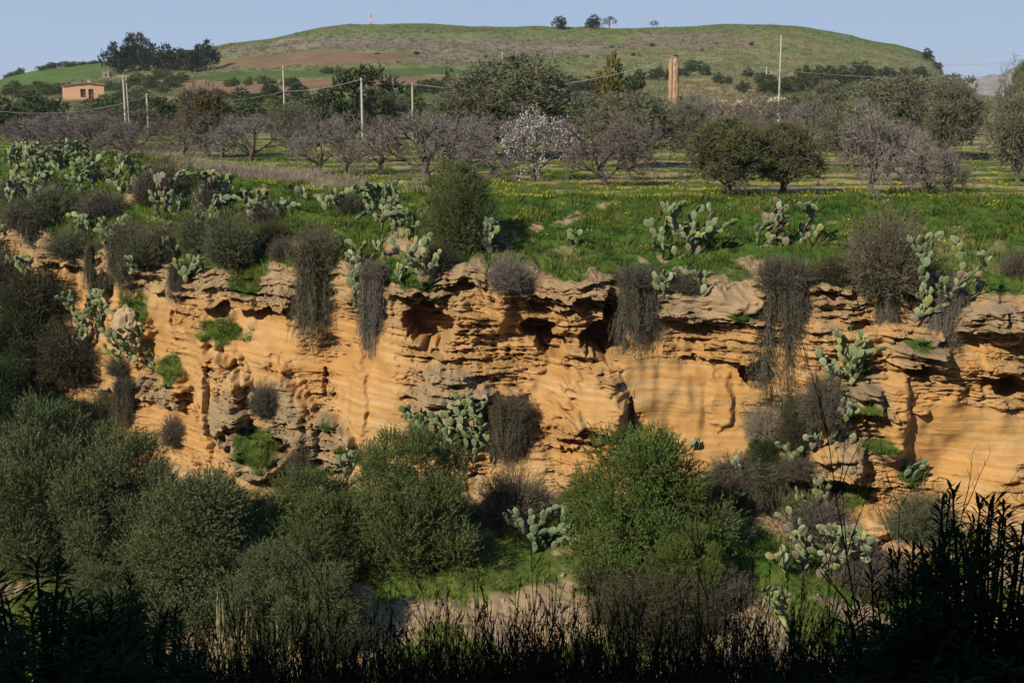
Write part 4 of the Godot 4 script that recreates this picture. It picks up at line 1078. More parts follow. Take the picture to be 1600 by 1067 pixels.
func make_materials() -> void:
	var g := grain(1.0, 0.86, 3)
	for e in [["rock", 0.9, 0.9], ["ground", 0.95, 0.5], ["hill", 0.95, 0.07], ["plain", 0.95, 0.01]]:
		var m := mat(Color.WHITE, e[1])
		m.albedo_texture = g
		m.uv1_triplanar = true
		m.uv1_world_triplanar = true
		m.uv1_scale = Vector3.ONE * e[2]
		M[e[0]] = m
	M.blade = mat(Color.WHITE, 0.8, 0.5)
	M.leaf_olive = mat(Color(0.094, 0.124, 0.040), 0.8, 0.35)
	M.leaf_silver = mat(Color(0.165, 0.182, 0.110), 0.75, 0.35)
	M.leaf_bright = mat(Color(0.092, 0.135, 0.032), 0.8, 0.45)
	M.leaf_pair = mat(Color(0.120, 0.134, 0.056), 0.8, 0.35)
	M.leaf_grey = mat(Color(0.098, 0.124, 0.054), 0.8, 0.35)
	M.leaf_deep = mat(Color(0.034, 0.056, 0.016), 0.65, 0.3)
	M.leaf_carob = mat(Color(0.052, 0.074, 0.027), 0.75, 0.3)
	M.leaf_pine = mat(Color(0.026, 0.042, 0.015), 0.7, 0.2)
	M.leaf_euca = mat(Color(0.085, 0.095, 0.05), 0.7, 0.3)
	M.leaf_ochre = mat(Color(0.125, 0.105, 0.022), 0.7, 0.4)
	M.bark = mat(Color(0.10, 0.08, 0.065))
	M.bark_olive = mat(Color(0.11, 0.10, 0.08))
	M.twig_purple = mat(Color(0.190, 0.172, 0.156))
	M.twig_grey = mat(Color(0.205, 0.188, 0.172))
	M.twig_brown = mat(Color(0.150, 0.128, 0.108))
	M.twig_dark = mat(Color(0.11, 0.095, 0.08))
	M.petal = mat(Color(0.47, 0.45, 0.47), 0.8, 0.4)
	for e in [["brown", Color(0.135, 0.114, 0.084), Color(0.066, 0.076, 0.032)], ["grey", Color(0.20, 0.175, 0.155), Color(0.10, 0.10, 0.065)], ["darkgrey", Color(0.125, 0.108, 0.088), Color(0.06, 0.065, 0.035)], ["pale", Color(0.30, 0.25, 0.19), Color(0.2, 0.18, 0.12)], ["green", Color(0.115, 0.12, 0.07), Color(0.06, 0.085, 0.03)], ["dark", Color(0.062, 0.055, 0.032), Color(0.036, 0.05, 0.018)]]:
		M["dry_" + e[0]] = mat(e[1])
		M["sprig_" + e[0]] = mat(e[2], 0.7, 0.3)
	M.pad = mat(Color(0.185, 0.235, 0.110), 0.8)
	M.pad_dark = mat(Color(0.155, 0.200, 0.085), 0.8)
	M.pad_pale = mat(Color(0.270, 0.310, 0.175), 0.8)
	M.pad_blue = mat(Color(0.155, 0.215, 0.125), 0.8)
	M.pad_yellow = mat(Color(0.25, 0.26, 0.10), 0.8)
	M.pad_dead = mat(Color(0.20, 0.165, 0.13), 0.85)
	M.concrete = mat(Color(0.42, 0.39, 0.34))
	M.wood_grey = mat(Color(0.22, 0.20, 0.18))
	M.metal = mat(Color(0.25, 0.25, 0.26), 0.5)
	M.white = mat(Color(0.62, 0.60, 0.56))
	M.wire = mat(Color(0.30, 0.33, 0.34), 0.6)
	M.peach = mat(Color(0.60, 0.37, 0.23))
	M.tile = mat(Color(0.38, 0.24, 0.16))
	M.door = mat(Color(0.13, 0.05, 0.03))
	M.pane = mat(Color(0.06, 0.055, 0.05), 0.3)
	M.brick = mat(Color(0.42, 0.25, 0.14))
	M.brick_pale = mat(Color(0.50, 0.36, 0.24))
	M.stone = mat(Color(0.38, 0.33, 0.27))
	M.boulder = mat(Color(0.36, 0.275, 0.18))
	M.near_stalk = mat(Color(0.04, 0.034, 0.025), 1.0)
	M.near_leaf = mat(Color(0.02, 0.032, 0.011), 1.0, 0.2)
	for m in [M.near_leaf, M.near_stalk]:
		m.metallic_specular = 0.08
	M.reed = mat(Color(0.40, 0.34, 0.20))
	M.red = mat(Color(0.62, 0.07, 0.05))
	M.paint_white = mat(Color(0.7, 0.68, 0.65))

# ---------------------------------------------------------------- the cliff
var cliff_cols := PackedFloat32Array()
var cliff_rows := PackedFloat32Array()
var cliff_pos := PackedVector3Array()
var cliff_green := PackedFloat32Array()

func profile(x: float) -> Array:
	var dd := tab(EDGE, x, 1)
	var yl := tab(EDGE, x, 2)
	var yb := tab(EDGE, x, 3)
	var yt := tab(EDGE, x, 4)
	var bw := tab(EDGE, x, 5)
	return [Vector2(24, -15.9), Vector2(dd - 5.0, minf(-14.0, yb - 0.5)), Vector2(dd - 1.5, yb), Vector2(dd, yl), Vector2(dd + bw, yt + 0.06), Vector2(dd + bw + 3.0, yt - 0.28)]

func active(list: Array, x: float) -> Array:
	return list.filter(func(f): return absf(x - f[0]) < f[2] * 1.35)

func blob(f: Array, x: float, y: float, wob: float) -> float:
	var ax: float = x - f[0]
	var ay: float = y - f[1]
	return sqrt(ax * ax / (f[2] * f[2]) + ay * ay / (f[3] * f[3])) + wob

func build_cliff() -> void:
	var x := -46.0
	while x < 33.0:
		cliff_cols.append(x)
		x += 0.056 if x > -26.5 and x < 19.5 else 0.22
	for s in [[0.0, 1.0, 60], [1.0, 2.0, 62], [2.0, 3.0, 185], [3.0, 4.0, 105], [4.0, 5.0, 10]]:
		for i in int(s[2]):
			cliff_rows.append(s[0] + (s[1] - s[0]) * i / s[2])
	cliff_rows.append(5.0)
	var nc := cliff_cols.size()
	var nr := cliff_rows.size()
	var pos := PackedVector3Array(); pos.resize(nc * nr)
	var col := PackedColorArray(); col.resize(nc * nr)
	cliff_green.resize(nc * nr)
	var orange := Color(0.45, 0.252, 0.088)
	var pale := Color(0.46, 0.312, 0.155)
	var crust := Color(0.33, 0.245, 0.145)
	var greycrust := Color(0.235, 0.18, 0.115)
	var rust := Color(0.36, 0.22, 0.10)
	var soil := Color(0.315, 0.23, 0.14)
	var sand := Color(0.34, 0.265, 0.16)
	var grass := Color(0.045, 0.105, 0.013)
	var grass2 := Color(0.10, 0.125, 0.028)
	for ci in nc:
		x = cliff_cols[ci]
		var pr := profile(x)
		var dd := tab(EDGE, x, 1)
		var yl := tab(EDGE, x, 2)
		var bumps := active(BUMPS, x)
		var caves := active(CAVES, x)
		var ledges := active(LEDGES, x)
		var smooths := active(SMOOTH, x)
		var roughs := active(ROUGH, x)
		var crusts := active(CRUST, x)
		var greens := active(GREEN, x)
		var soils := active(SOIL, x)
		var liproll := nz.get_noise_2d(x * 0.4, 77.0) * 0.18 + nz.get_noise_2d(x * 1.7, 17.0) * 0.07
		for ri in nr:
			var t := cliff_rows[ri]
			var k := mini(int(t), 4)
			var p: Vector2 = (pr[k] as Vector2).lerp(pr[k + 1], t - k)
			var y := p.y
			var q := 0.0
			var face := smoothstep(1.75, 2.05, t) * (1.0 - smoothstep(3.0, 3.06, t))
			var out := smoothstep(1.4, 2.0, t) * (1.0 - smoothstep(3.0, 3.16, t))
			var wob := nz.get_noise_2d(x * 1.1, y * 1.4) * 0.16 + nz.get_noise_2d(x * 3.1 + 40.0, y * 4.0) * 0.07
			var rough := 0.36 + 0.3 * smoothstep(-10.8, -8.6, y) + nz.get_noise_2d(x * 0.35 + 9.0, y * 0.6) * 0.8
			var c: Color
			var green := 0.0
			if t > 1.2 and t < 3.3:
				q += nz.get_noise_2d(x * 0.16, y * 0.12 + 50.0) * 0.7 + fz.get_noise_2d(x * 0.42, y * 0.22 + 20.0) * 0.55 * clampf(0.35 + rough, 0.0, 1.0)
				for f in roughs:
					rough += (1.0 - smoothstep(0.6, 1.0, blob(f, x, y, wob))) * 0.7
				for f in crusts:
					rough += (1.0 - smoothstep(0.6, 1.0, blob(f, x, y, wob))) * 0.35
				for f in smooths:
					rough -= (1.0 - smoothstep(0.7, 1.05, blob(f, x, y, wob * 1.5))) * 1.3
				rough = clampf(rough, 0.0, 1.0)
				for f in bumps:
					q += (1.0 - smoothstep(0.5, 1.0, blob(f, x, y, wob))) * f[4]
				for f in ledges:
					var xw: float = 1.0 - smoothstep(0.8, 1.0, absf(x - f[0]) / f[2])
					var y0: float = f[1] + nz.get_noise_2d(x * 0.9, f[1] * 5.0) * 0.22 + nz.get_noise_2d(x * 3.0, f[1]) * 0.06
					if y >= y0:
						q += f[4] * xw * exp((y0 - y) / 0.9) * 0.7
					else:
						q -= f[4] * xw * exp((y - y0) / f[3]) * 0.7
				for f in caves:
					q -= (1.0 - smoothstep(0.82, 1.0, blob(f, x, y, wob * 1.4))) * f[4]
				var yy := y + x * 0.012 + nz.get_noise_2d(x * 0.2, y * 0.3 + 7.0) * 0.12
				var s1 := nz.get_noise_2d(x * 0.1 + 300.0, yy * 2.6)
				var s2 := nz.get_noise_2d(x * 0.35 + 500.0, yy * 5.5)
				var s3 := nz.get_noise_2d(x * 1.5 + 700.0, yy * 8.0)
				var crack := pow(1.0 - absf(s2), 9.0)
				var fine := pow(1.0 - absf(nz.get_noise_2d(x * 0.9 + 1500.0, yy * 9.0)), 8.0)
				var pits := maxf(0.0, fz.get_noise_2d(x * 2.0 + 900.0, yy * 4.5) - 0.2)
				var strong := 0.06 + rough
				q += s1 * 0.24 * strong + s2 * 0.09 * (0.02 + rough) + s3 * 0.055 * rough + fz.get_noise_2d(x * 0.7, yy * 1.1 + 400.0) * 0.05 - crack * 0.12 * rough - fine * 0.05 * rough - pits * 0.5 * rough
				# beds: thin layers that stand out or weather back one by one, with crisp edges between them
				var u1 := yy * 4.6 + nz.get_noise_2d(x * 0.3, 210.0) * 0.5
				var b1 := floorf(u1)
				var f1 := absf(2.0 * (u1 - b1) - 1.0)
				var u2 := yy * 11.0 + nz.get_noise_2d(x * 0.4, 310.0) * 0.4
				var b2 := floorf(u2)
				var f2 := absf(2.0 * (u2 - b2) - 1.0)
				var beds := 0.07 + rough
				q += fz.get_noise_2d(x * 0.55 + b1 * 37.7, b1 * 3.1) * 0.34 * beds + fz.get_noise_2d(x * 1.3 + b2 * 17.3, b2 * 5.3) * 0.13 * (0.05 + rough)
				q -= pow(f1, 7.0) * 0.12 * (0.04 + rough) + pow(f2, 6.0) * 0.05 * rough
				q += fz.get_noise_2d(x * 3.0, y * 4.5 + 33.0) * 0.07 * (0.08 + rough)
				q += blocks.get_noise_2d((x + wob * 0.5) * 0.55, (yy + wob * 0.3) * 1.1) * 0.17 * (0.02 + rough) + blocks.get_noise_2d((x + wob) * 1.6 + 70.0, yy * 2.8) * 0.09 * rough
				q *= out
			# colours of the rock itself
			var cr := 0.0
			for f in crusts:
				cr = maxf(cr, 1.0 - smoothstep(0.75, 1.02, blob(f, x, y, wob * 1.4)))
			var top := 1.0 - smoothstep(0.1, 2.0 + nz.get_noise_2d(x * 0.3, 5.0) * 1.3, yl - y + nz.get_noise_2d(x * 1.2, y * 2.0) * 0.4)
			var cn := fz.get_noise_2d(x * 0.5 + 60.0, y * 2.0) * 1.4
			var band := fz.get_noise_2d(x * 0.06 + 11.0, (y + x * 0.012 + nz.get_noise_2d(x * 0.2, y * 0.3 + 7.0) * 0.10) * 5.0)
			c = orange.lerp(pale, clampf(0.3 + cn * 0.5 + band * 0.9 + nz.get_noise_2d(x * 0.12, y * 0.25 + 90.0) * 0.6 + smoothstep(-11.0, -13.0, y) * 0.25, 0.0, 1.0))
			c = c.lerp(rust, clampf(rough * 0.62 * (0.65 + nz.get_noise_2d(x * 0.6 + 10.0, y * 4.0)) , 0.0, 0.75))
			c = c.lerp(crust.lerp(greycrust, clampf(0.4 + cn, 0.0, 1.0)), clampf(maxf(cr * 0.95, top * 0.8), 0.0, 1.0))
			c = c * (1.0 + 0.16 * fz.get_noise_2d(x * 1.3 + 31.0, y * 3.0) + 0.14 * band)
			c = c.lerp(Color(0.12, 0.13, 0.05), 0.25 * rough * clampf(fz.get_noise_2d(x * 0.5 + 77.0, y * 0.3) * 2.2 - 0.55, 0.0, 1.0))
			if t < 2.0:   # talus and ravine floor
				var g := nz.get_noise_2d(x * 0.22 + 20.0, p.x * 0.28) + nz.get_noise_2d(x * 0.9, p.x * 0.9 + 4.0) * 0.45
				var path := smoothstep(0.0, 1.8, 37.3 - p.x + sin(x * 0.45) * 0.9 - smoothstep(-2.0, -7.0, x) * 2.0)
				green = smoothstep(-0.3, 0.15, g + 0.35 - path * 0.6)
				var floor_c := sand.lerp(soil, clampf(0.5 + cn, 0.0, 1.0)).lerp(grass.lerp(grass2, clampf(0.5 + g * 0.6, 0.0, 1.0)), green)
				var up := smoothstep(1.25, 1.75, t + nz.get_noise_2d(x * 0.7, 3.0) * 0.25)
				c = floor_c.lerp(c.lerp(soil, 0.35), up)
				green *= 1.0 - up
			elif t > 3.0:
				var b := nz.get_noise_2d(x * 0.35 + 80.0, p.x * 0.35) + nz.get_noise_2d(x * 1.6, p.x * 1.6 + 9.0) * 0.55
				green = smoothstep(-1.0, -0.6, b + 0.1)
				green *= smoothstep(0.0, 0.06, t - 3.0 + fz.get_noise_2d(x * 0.8, 8.0) * 0.12)
				c = (c.lerp(soil, smoothstep(3.0, 3.1, t))).lerp(grass.lerp(grass2, clampf(0.25 + b * 0.7, 0.0, 1.0)), green)
				c = c.lerp(Color(0.035, 0.07, 0.012), green * clampf(nz.get_noise_2d(x * 0.7 + 15.0, p.x * 0.7) * 1.4, 0.0, 0.8))
			for f in soils:
				var sw: float = (1.0 - smoothstep(0.55, 1.05, blob(f, x, y, wob * 2.5))) * f[4]
				green *= 1.0 - sw
				c = c.lerp(soil.lerp(crust, clampf(0.5 + cn, 0, 1)), sw)
			for f in greens:
				var gw := 1.0 - smoothstep(0.6, 1.0, blob(f, x, y, wob * 2.0))
				green = maxf(green, gw)
				c = c.lerp(grass, gw * 0.9)
			if t <= 2.0 or t >= 3.0:
				y += nz.get_noise_2d(x * 0.6, p.x * 0.6) * 0.16 * (1.0 - face) * smoothstep(0.0, 0.2, t) + nz.get_noise_2d(x * 2.5, p.x * 2.5) * 0.05
			y += fz.get_noise_2d(x * 1.4 + 5.0, p.x * 1.8) * 0.16 * smoothstep(2.95, 3.05, t) * (1.0 - smoothstep(3.3, 3.8, t))
			y += liproll * smoothstep(2.7, 3.0, t) * (1.0 - smoothstep(3.05, 3.5, t))
			var i := ci * nr + ri
			pos[i] = Vector3(x, y + EYE, -(p.x - q))
			col[i] = c
			cliff_green[i] = green
	cliff_pos = pos
	setting("cliff", grid_mesh(pos, col, nc, nr, true), M.rock, "layered orange sandstone cliff with a grassy bank on top and the ravine floor at its foot")

func grid_mesh(pos: PackedVector3Array, col: PackedColorArray, nc: int, nr: int, crisp := false) -> ArrayMesh:
	var nrm := PackedVector3Array(); nrm.resize(nc * nr)
	for ci in (0 if crisp else nc):
		var c0 := maxi(ci - 1, 0) * nr
		var c1 := mini(ci + 1, nc - 1) * nr
		for ri in nr:
			var r0 := maxi(ri - 1, 0)
			var r1 := mini(ri + 1, nr - 1)
			nrm[ci * nr + ri] = (pos[c1 + ri] - pos[c0 + ri]).cross(pos[ci * nr + r1] - pos[ci * nr + r0]).normalized()
	var idx := PackedInt32Array(); idx.resize((nc - 1) * (nr - 1) * 6)
	var w := 0
	for ci in nc - 1:
		for ri in nr - 1:
			var a := ci * nr + ri
			idx[w] = a; idx[w + 1] = a + 1; idx[w + 2] = a + nr
			idx[w + 3] = a + nr; idx[w + 4] = a + 1; idx[w + 5] = a + nr + 1
			w += 6
	var arr := []
	arr.resize(Mesh.ARRAY_MAX)
	arr[Mesh.ARRAY_VERTEX] = pos
	if not crisp:
		arr[Mesh.ARRAY_NORMAL] = nrm
	arr[Mesh.ARRAY_COLOR] = col
	arr[Mesh.ARRAY_INDEX] = idx
	var m := ArrayMesh.new()
	m.add_surface_from_arrays(Mesh.PRIMITIVE_TRIANGLES, arr)
	return m

func clear_of_rock(x: float, t: float, h: float) -> Vector3:   # like cliff_at, but in front of any bulge that overhangs the place
	var p := cliff_at(x, t)
	if t < 3.0 and t > 1.3:
		var ci := clampi(cliff_cols.bsearch(x), 1, cliff_cols.size() - 1)
		var nr := cliff_rows.size()
		var z := p.z
		for ri in nr:
			var q := cliff_pos[ci * nr + ri]
			if q.y > p.y and q.y < p.y + h * 0.75 and cliff_rows[ri] < 3.1:
				z = maxf(z, q.z)
		p.z = lerpf(p.z, z, 0.9)
	return p

func cliff_at(x: float, t: float) -> Vector3:   # the built surface at column x, profile place t
	var ci := clampi(cliff_cols.bsearch(x), 1, cliff_cols.size() - 1)
	var ri := clampi(cliff_rows.bsearch(t), 0, cliff_rows.size() - 1)
	return cliff_pos[ci * cliff_rows.size() + ri]

# ---------------------------------------------------------------- plateau, hill, near bank, plain, mountains
func hill(x: float, d: float) -> float:
	return land(x, d) + (nz.get_noise_2d(x * 0.05, d * 0.05) * 0.5 + nz.get_noise_2d(x * 0.2, d * 0.2) * 0.15) * smoothstep(140.0, 200.0, d)

func build_land() -> void:
	var grass := Color(0.052, 0.108, 0.016)
	var grass2 := Color(0.12, 0.145, 0.032)
	var straw := Color(0.36, 0.27, 0.145)
	var nc := 300
	var nr := 190
	var pos := PackedVector3Array(); pos.resize(nc * nr)
	var col := PackedColorArray(); col.resize(nc * nr)
	for ci in nc:
		var x := -75.0 + ci * 0.5
		var d0 := tab(EDGE, x, 1) + tab(EDGE, x, 5) + 0.7
		for ri in nr:
			var d := d0 + (140.0 - d0) * pow(float(ri) / (nr - 1), 1.35)
			var g := nz.get_noise_2d(x * 0.13 + 5.0, d * 0.2) * 0.9 + nz.get_noise_2d(x * 0.45, d * 0.5 + 31.0) * 0.6
			g += 0.35 * (1.0 - smoothstep(1.0, 6.0, d - d0)) - 0.05 - 0.28 * smoothstep(-2.0, 6.0, x)
			var k := straw.lerp(grass.lerp(grass2, clampf(0.5 + nz.get_noise_2d(x * 0.3, d * 0.3 + 60.0), 0.0, 1.0)), smoothstep(-0.5, -0.1, g))
			pos[ci * nr + ri] = Vector3(x, land(x, d) + EYE + nz.get_noise_2d(x * 1.2, d * 1.2) * 0.05 - (0.35 if ri == 0 else 0.0), -d)
			col[ci * nr + ri] = k
	setting("plateau", grid_mesh(pos, col, nc, nr), M.ground, "green and straw coloured orchard meadow above the cliff")

	nc = 271
	nr = 250
	pos.resize(nc * nr); col.resize(nc * nr)
	for ci in nc:
		var x := -330.0 + ci * 2.4
		for ri in nr:
			var d := 60.0 + ri * 2.2
			var h := land(x, d)
			if absf(x) < 72.0 and d < 138.0:
				h -= 1.5 if d > tab(EDGE, x, 1) + tab(EDGE, x, 5) + 6.0 else 14.0
			else:
				h = hill(x, d)
			var n1 := nz.get_noise_2d(x * 0.05, d * 0.09 + 100.0)
			var n2 := nz.get_noise_2d(x * 0.35, d * 0.35)
			var k := Color(0.145, 0.19, 0.065).lerp(Color(0.24, 0.22, 0.115), clampf(0.45 + n1 * 0.8 + n2 * 0.4, 0.0, 1.0))
			var up := h
			# the mesa: greener near the top, grey brown scrub below it
			k = k.lerp(Color(0.105, 0.155, 0.045), smoothstep(0.80, 0.97, tab(RISE, d, 1) + n1 * 0.12))
			for f in FIELDS:
				if Geometry2D.is_point_in_polygon(Vector2(x + n2 * 0.8, d + n2 * 0.8), f[1]):
					k = f[0]
					k = k * (1.0 + n2 * 0.18 + n1 * 0.12)
			pos[ci * nr + ri] = Vector3(x, h + EYE, -d)
			col[ci * nr + ri] = k
	setting("hillside", grid_mesh(pos, col, nc, nr), M.hill, "flat topped hill with ploughed fields and green strips behind the orchard")

	nc = 90
	nr = 130
	pos.resize(nc * nr); col.resize(nc * nr)
	for ci in nc:
		var x := -60.0 + ci * 1.1
		for ri in nr:
			var d := -14.0 + ri * 0.4
			pos[ci * nr + ri] = Vector3(x, near_bank_h(x, d) + EYE, -d)
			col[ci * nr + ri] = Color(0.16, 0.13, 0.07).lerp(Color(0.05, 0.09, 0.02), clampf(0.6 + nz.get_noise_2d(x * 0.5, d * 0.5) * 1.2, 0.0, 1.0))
	setting("near_bank", grid_mesh(pos, col, nc, nr), M.ground, "steep shaded bank on the viewer's side of the ravine")

	var b := Buf.new()
	for sx in 32:
		for sz in 16:
			var xa := -4000.0 + sx * 250.0
			var za := -560.0 - sz * 200.0
			b.quad(Vector3(xa, 7.0, za), Vector3(xa, 7.0, za - 200.0), Vector3(xa + 250.0, 7.0, za - 200.0), Vector3(xa + 250.0, 7.0, za), Color(0.13, 0.14, 0.07) * (1.0 + 0.3 * nz.get_noise_2d(xa * 0.003, za * 0.003)))
	setting("plain", b.mesh(), M.plain, "distant plain reaching the horizon")

	nc = 160
	nr = 60
	pos.resize(nc * nr); col.resize(nc * nr)
	for ci in nc:
		var x := 700.0 + ci * 12.0
		for ri in nr:
			var d := 2500.0 + ri * 16.0
			var ridge := maxf(0.0, 1.0 - absf(d - 2950.0) / 440.0)
			var e := 46.0 * exp(-pow((x - 1140.0) / 95.0, 2.0)) + 26.0 * exp(-pow((x - 1330.0) / 160.0, 2.0)) + 20.0
			var h := -12.0 + ridge * e * (1.0 + 0.35 * nz.get_noise_2d(x * 0.012, d * 0.01)) + 3.0 * nz.get_noise_2d(x * 0.05, d * 0.04) * ridge
			pos[ci * nr + ri] = Vector3(x, h + EYE, -d)
			col[ci * nr + ri] = Color(0.15, 0.15, 0.10).lerp(Color(0.30, 0.27, 0.22), clampf(0.4 + nz.get_noise_2d(x * 0.03, d * 0.03), 0.0, 1.0))
	setting("mountains", grid_mesh(pos, col, nc, nr), M.plain, "pale grey rocky mountains far away at the right")

# ---------------------------------------------------------------- grass, flowers
func tuft(n: int, h: float, spread: float, w: float, lean: float) -> ArrayMesh:
	var b := Buf.new()
	for i in n:
		var a := rr(0, TAU)
		var p := Vector3(cos(a), 0, sin(a)) * spread * sqrt(rng.randf())
		var o := Vector3(cos(a), 0, sin(a)) * rr(0.0, lean) + Vector3(rr(-0.3, 0.3), 0, rr(-0.3, 0.3)) * lean
		var s := Vector3(rr(-1, 1), 0, rr(-1, 1)).normalized() * w
		var hh := h * rr(0.5, 1.1)
		b.tri(p - s, p + s, p + o * hh + Vector3(0, hh, 0), Color.WHITE * rr(0.75, 1.2))
	return b.mesh()

func scatter(called: String, label: String, m: Mesh, material: Material, at: Array, tint: Array) -> void:
	var mm := MultiMesh.new()
	mm.transform_format = MultiMesh.TRANSFORM_3D
	mm.use_colors = true
	mm.mesh = m
	mm.instance_count = at.size()
	for i in at.size():
		mm.set_instance_transform(i, at[i])
		mm.set_instance_color(i, tint[i])
	var o := MultiMeshInstance3D.new()
	o.name = called
	o.multimesh = mm
	o.material_override = material
	add_child(o, true)
	o.set_meta("kind", "stuff")
	o.set_meta("label", label)
	o.set_meta("category", called.replace("_", " "))

func place(p: Vector3, s: float, sy := 1.0) -> Transform3D:
	return Transform3D(Basis(Vector3.UP, rr(0, TAU)).scaled_local(Vector3(s, s * sy, s)), p)

func build_grass() -> void:
	rng.seed = 11
	var at := []
	var tint := []
	var yat := []
	var ytint := []
	var nr := cliff_rows.size()
	for i in cliff_pos.size():
		var g := cliff_green[i]
		if g < 0.3:
			continue
		var t := cliff_rows[i % nr]
		var chance := 0.13 if t > 3.0 else 0.30 if t > 1.6 else 0.30
		var x := cliff_cols[i / nr]
		if x < -27.0 or x > 21.0:
			chance *= 2.0
		if rng.randf() < chance * g:
			var n := nz.get_noise_2d(x * 0.5, cliff_pos[i].z * 0.5 + 200.0)
			var big := 1.9 if t > 3.0 and rng.randf() < 0.16 * (1.0 + 2.0 * fz.get_noise_2d(x * 0.8, cliff_pos[i].z * 0.8)) else 1.0
			at.append(place(cliff_pos[i] - Vector3(0, 0.02, 0), rr(0.6, 1.25) * big, rr(0.5, 1.2) * (1.0 + 0.5 * n)))
			tint.append(Color(0.048, 0.112, 0.013).lerp(Color(0.155, 0.19, 0.034), clampf(0.4 + n * 0.9 + rr(-0.35, 0.35), 0, 1)) * (0.7 if big > 1.0 else 1.0))
			if t > 3.3 and rng.randf() < 0.016 * (1.0 + 2.0 * n):
				yat.append(place(cliff_pos[i] + Vector3(0, rr(0.05, 0.14), 0), rr(0.7, 1.2)))
				ytint.append(Color(0.55, 0.52, 0.03))
	for i in 60000:
		var x := rr(-62, 50)
		var d0 := tab(EDGE, x, 1) + tab(EDGE, x, 5)
		var d := d0 + 62.0 * pow(rng.randf(), 1.6)
		if absf(x) > d * 0.45 + 4.0:
			continue
		var g := nz.get_noise_2d(x * 0.13 + 5.0, d * 0.2) * 0.9 + nz.get_noise_2d(x * 0.45, d * 0.5 + 31.0) * 0.6
		g += 0.35 * (1.0 - smoothstep(1.0, 6.0, d - d0)) - 0.05 - 0.28 * smoothstep(-2.0, 6.0, x)
		var p := on_land(x, d)
		if g > -0.34:
			at.append(place(p, rr(0.6, 1.1), rr(0.4, 0.9)))
			tint.append(Color(0.055, 0.125, 0.016).lerp(Color(0.165, 0.20, 0.034), rng.randf()))
			if rng.randf() < 0.02 + 0.4 * maxf(0.0, nz.get_noise_2d(x * 0.3, d * 0.3 + 60.0)):
				yat.append(place(p + Vector3(0, rr(0.05, 0.12), 0), rr(0.7, 1.3)))
				ytint.append(Color(0.45, 0.45, 0.03))
		elif rng.randf() < 0.25:
			at.append(place(p, rr(0.5, 0.9), rr(0.3, 0.7)))
			tint.append(Color(0.30, 0.24, 0.12) * rr(0.7, 1.1))
	var dry := []
	var dtint := []
	var stones := []
	var stint := []
	for i in cliff_pos.size():
		var t := cliff_rows[i % nr]
		if (t > 1.75 and t < 3.0) or t > 4.0 or cliff_green[i] > 0.6:
			continue
		if rng.randf() < 0.045:
			dry.append(place(cliff_pos[i], rr(0.5, 1.2), rr(0.4, 1.2)))
			dtint.append(Color(0.30, 0.245, 0.14).lerp(Color(0.11, 0.115, 0.05), rng.randf()))
		if rng.randf() < 0.016:
			stones.append(Transform3D(Basis.from_euler(Vector3(rr(0, 6), rr(0, 6), rr(0, 6))).scaled_local(Vector3(rr(0.5, 1.3), rr(0.4, 0.9), rr(0.5, 1.2)) * rr(0.02, 0.085)), cliff_pos[i]))
			stint.append(Color(0.40, 0.31, 0.20).lerp(Color(0.28, 0.24, 0.19), rng.randf()))
	scatter("dry_grass", "sparse straw coloured grass and weeds on bare soil", tuft(8, 0.24, 0.16, 0.010, 1.0), M.blade, dry, dtint)
	scatter("stones", "small loose stones on the ravine floor and the bank", rock_mesh(41, Vector3.ONE), M.blade, stones, stint)
	scatter("grass", "short green grass on the bank, the meadow, the ledges and the ravine floor", tuft(10, 0.22, 0.13, 0.014, 0.9), M.blade, at, tint)
	var f := Buf.new()
	for i in 5:
		var p := Vector3(rr(-0.16, 0.16), rr(-0.02, 0.05), rr(-0.16, 0.16))
		for k in 2:
			var a := rr(0, PI)
			var s := Vector3(cos(a), rr(-0.3, 0.3), sin(a)) * 0.026
			f.tri(p - s, p + s, p + Vector3(rr(-0.01, 0.01), 0.045, rr(-0.02, 0.02)), Color.WHITE)
	scatter("yellow_flowers", "tiny yellow flowers dotted over the meadow grass", f.mesh(), M.blade, yat, ytint)
	at = []; tint = []
	for s in DEADGRASS:
		for i in int(s[4]):
			var x: float = s[0] + rng.randfn() * s[2] * 0.5
			var d: float = s[1] + rng.randfn() * s[3] * 0.5
			if d < tab(EDGE, x, 1) + tab(EDGE, x, 5) - 0.5:
				continue
			at.append(place(on_land(x, d), rr(0.6, 1.4), rr(0.35, 1.1) * (0.75 + 0.6 * nz.get_noise_2d(x * 0.4, d * 0.4))))
			tint.append(Color(0.30, 0.255, 0.21) * rr(0.75, 1.15))
	scatter("dead_grass", "pale grey dead grass standing along the meadow edge at left", tuft(16, 0.55, 0.35, 0.009, 0.7), M.blade, at, tint)
	at = []; tint = []
	for i in 48000:
		var d := rr(150, 417)
		var x := rr(-0.46, 0.46) * d
		var r := tab(RISE, d, 1)
		var skip := false
		for f2 in FIELDS.slice(0, 6):
			if Geometry2D.is_point_in_polygon(Vector2(x, d), f2[1]):
				skip = true
		if skip or rng.randf() < 0.45 * r and r > 0.95:
			continue
		at.append(place(Vector3(x, hill(x, d) + EYE - 0.05, -d), rr(0.6, 1.7), rr(0.5, 1.1)))
		tint.append([Color(0.22, 0.19, 0.145), Color(0.11, 0.155, 0.05), Color(0.165, 0.185, 0.07), Color(0.27, 0.235, 0.145)][rng.randi() % 4] * rr(0.7, 1.1))
	scatter("hill_scrub", "low grey and green scrub and dry grass covering the hill", tuft(14, 0.6, 0.5, 0.05, 1.1), M.blade, at, tint)

# ---------------------------------------------------------------- bushes and trees
func jit(a: float) -> Color:
	return Color.WHITE * rr(1.0 - a, 1.0 + a)

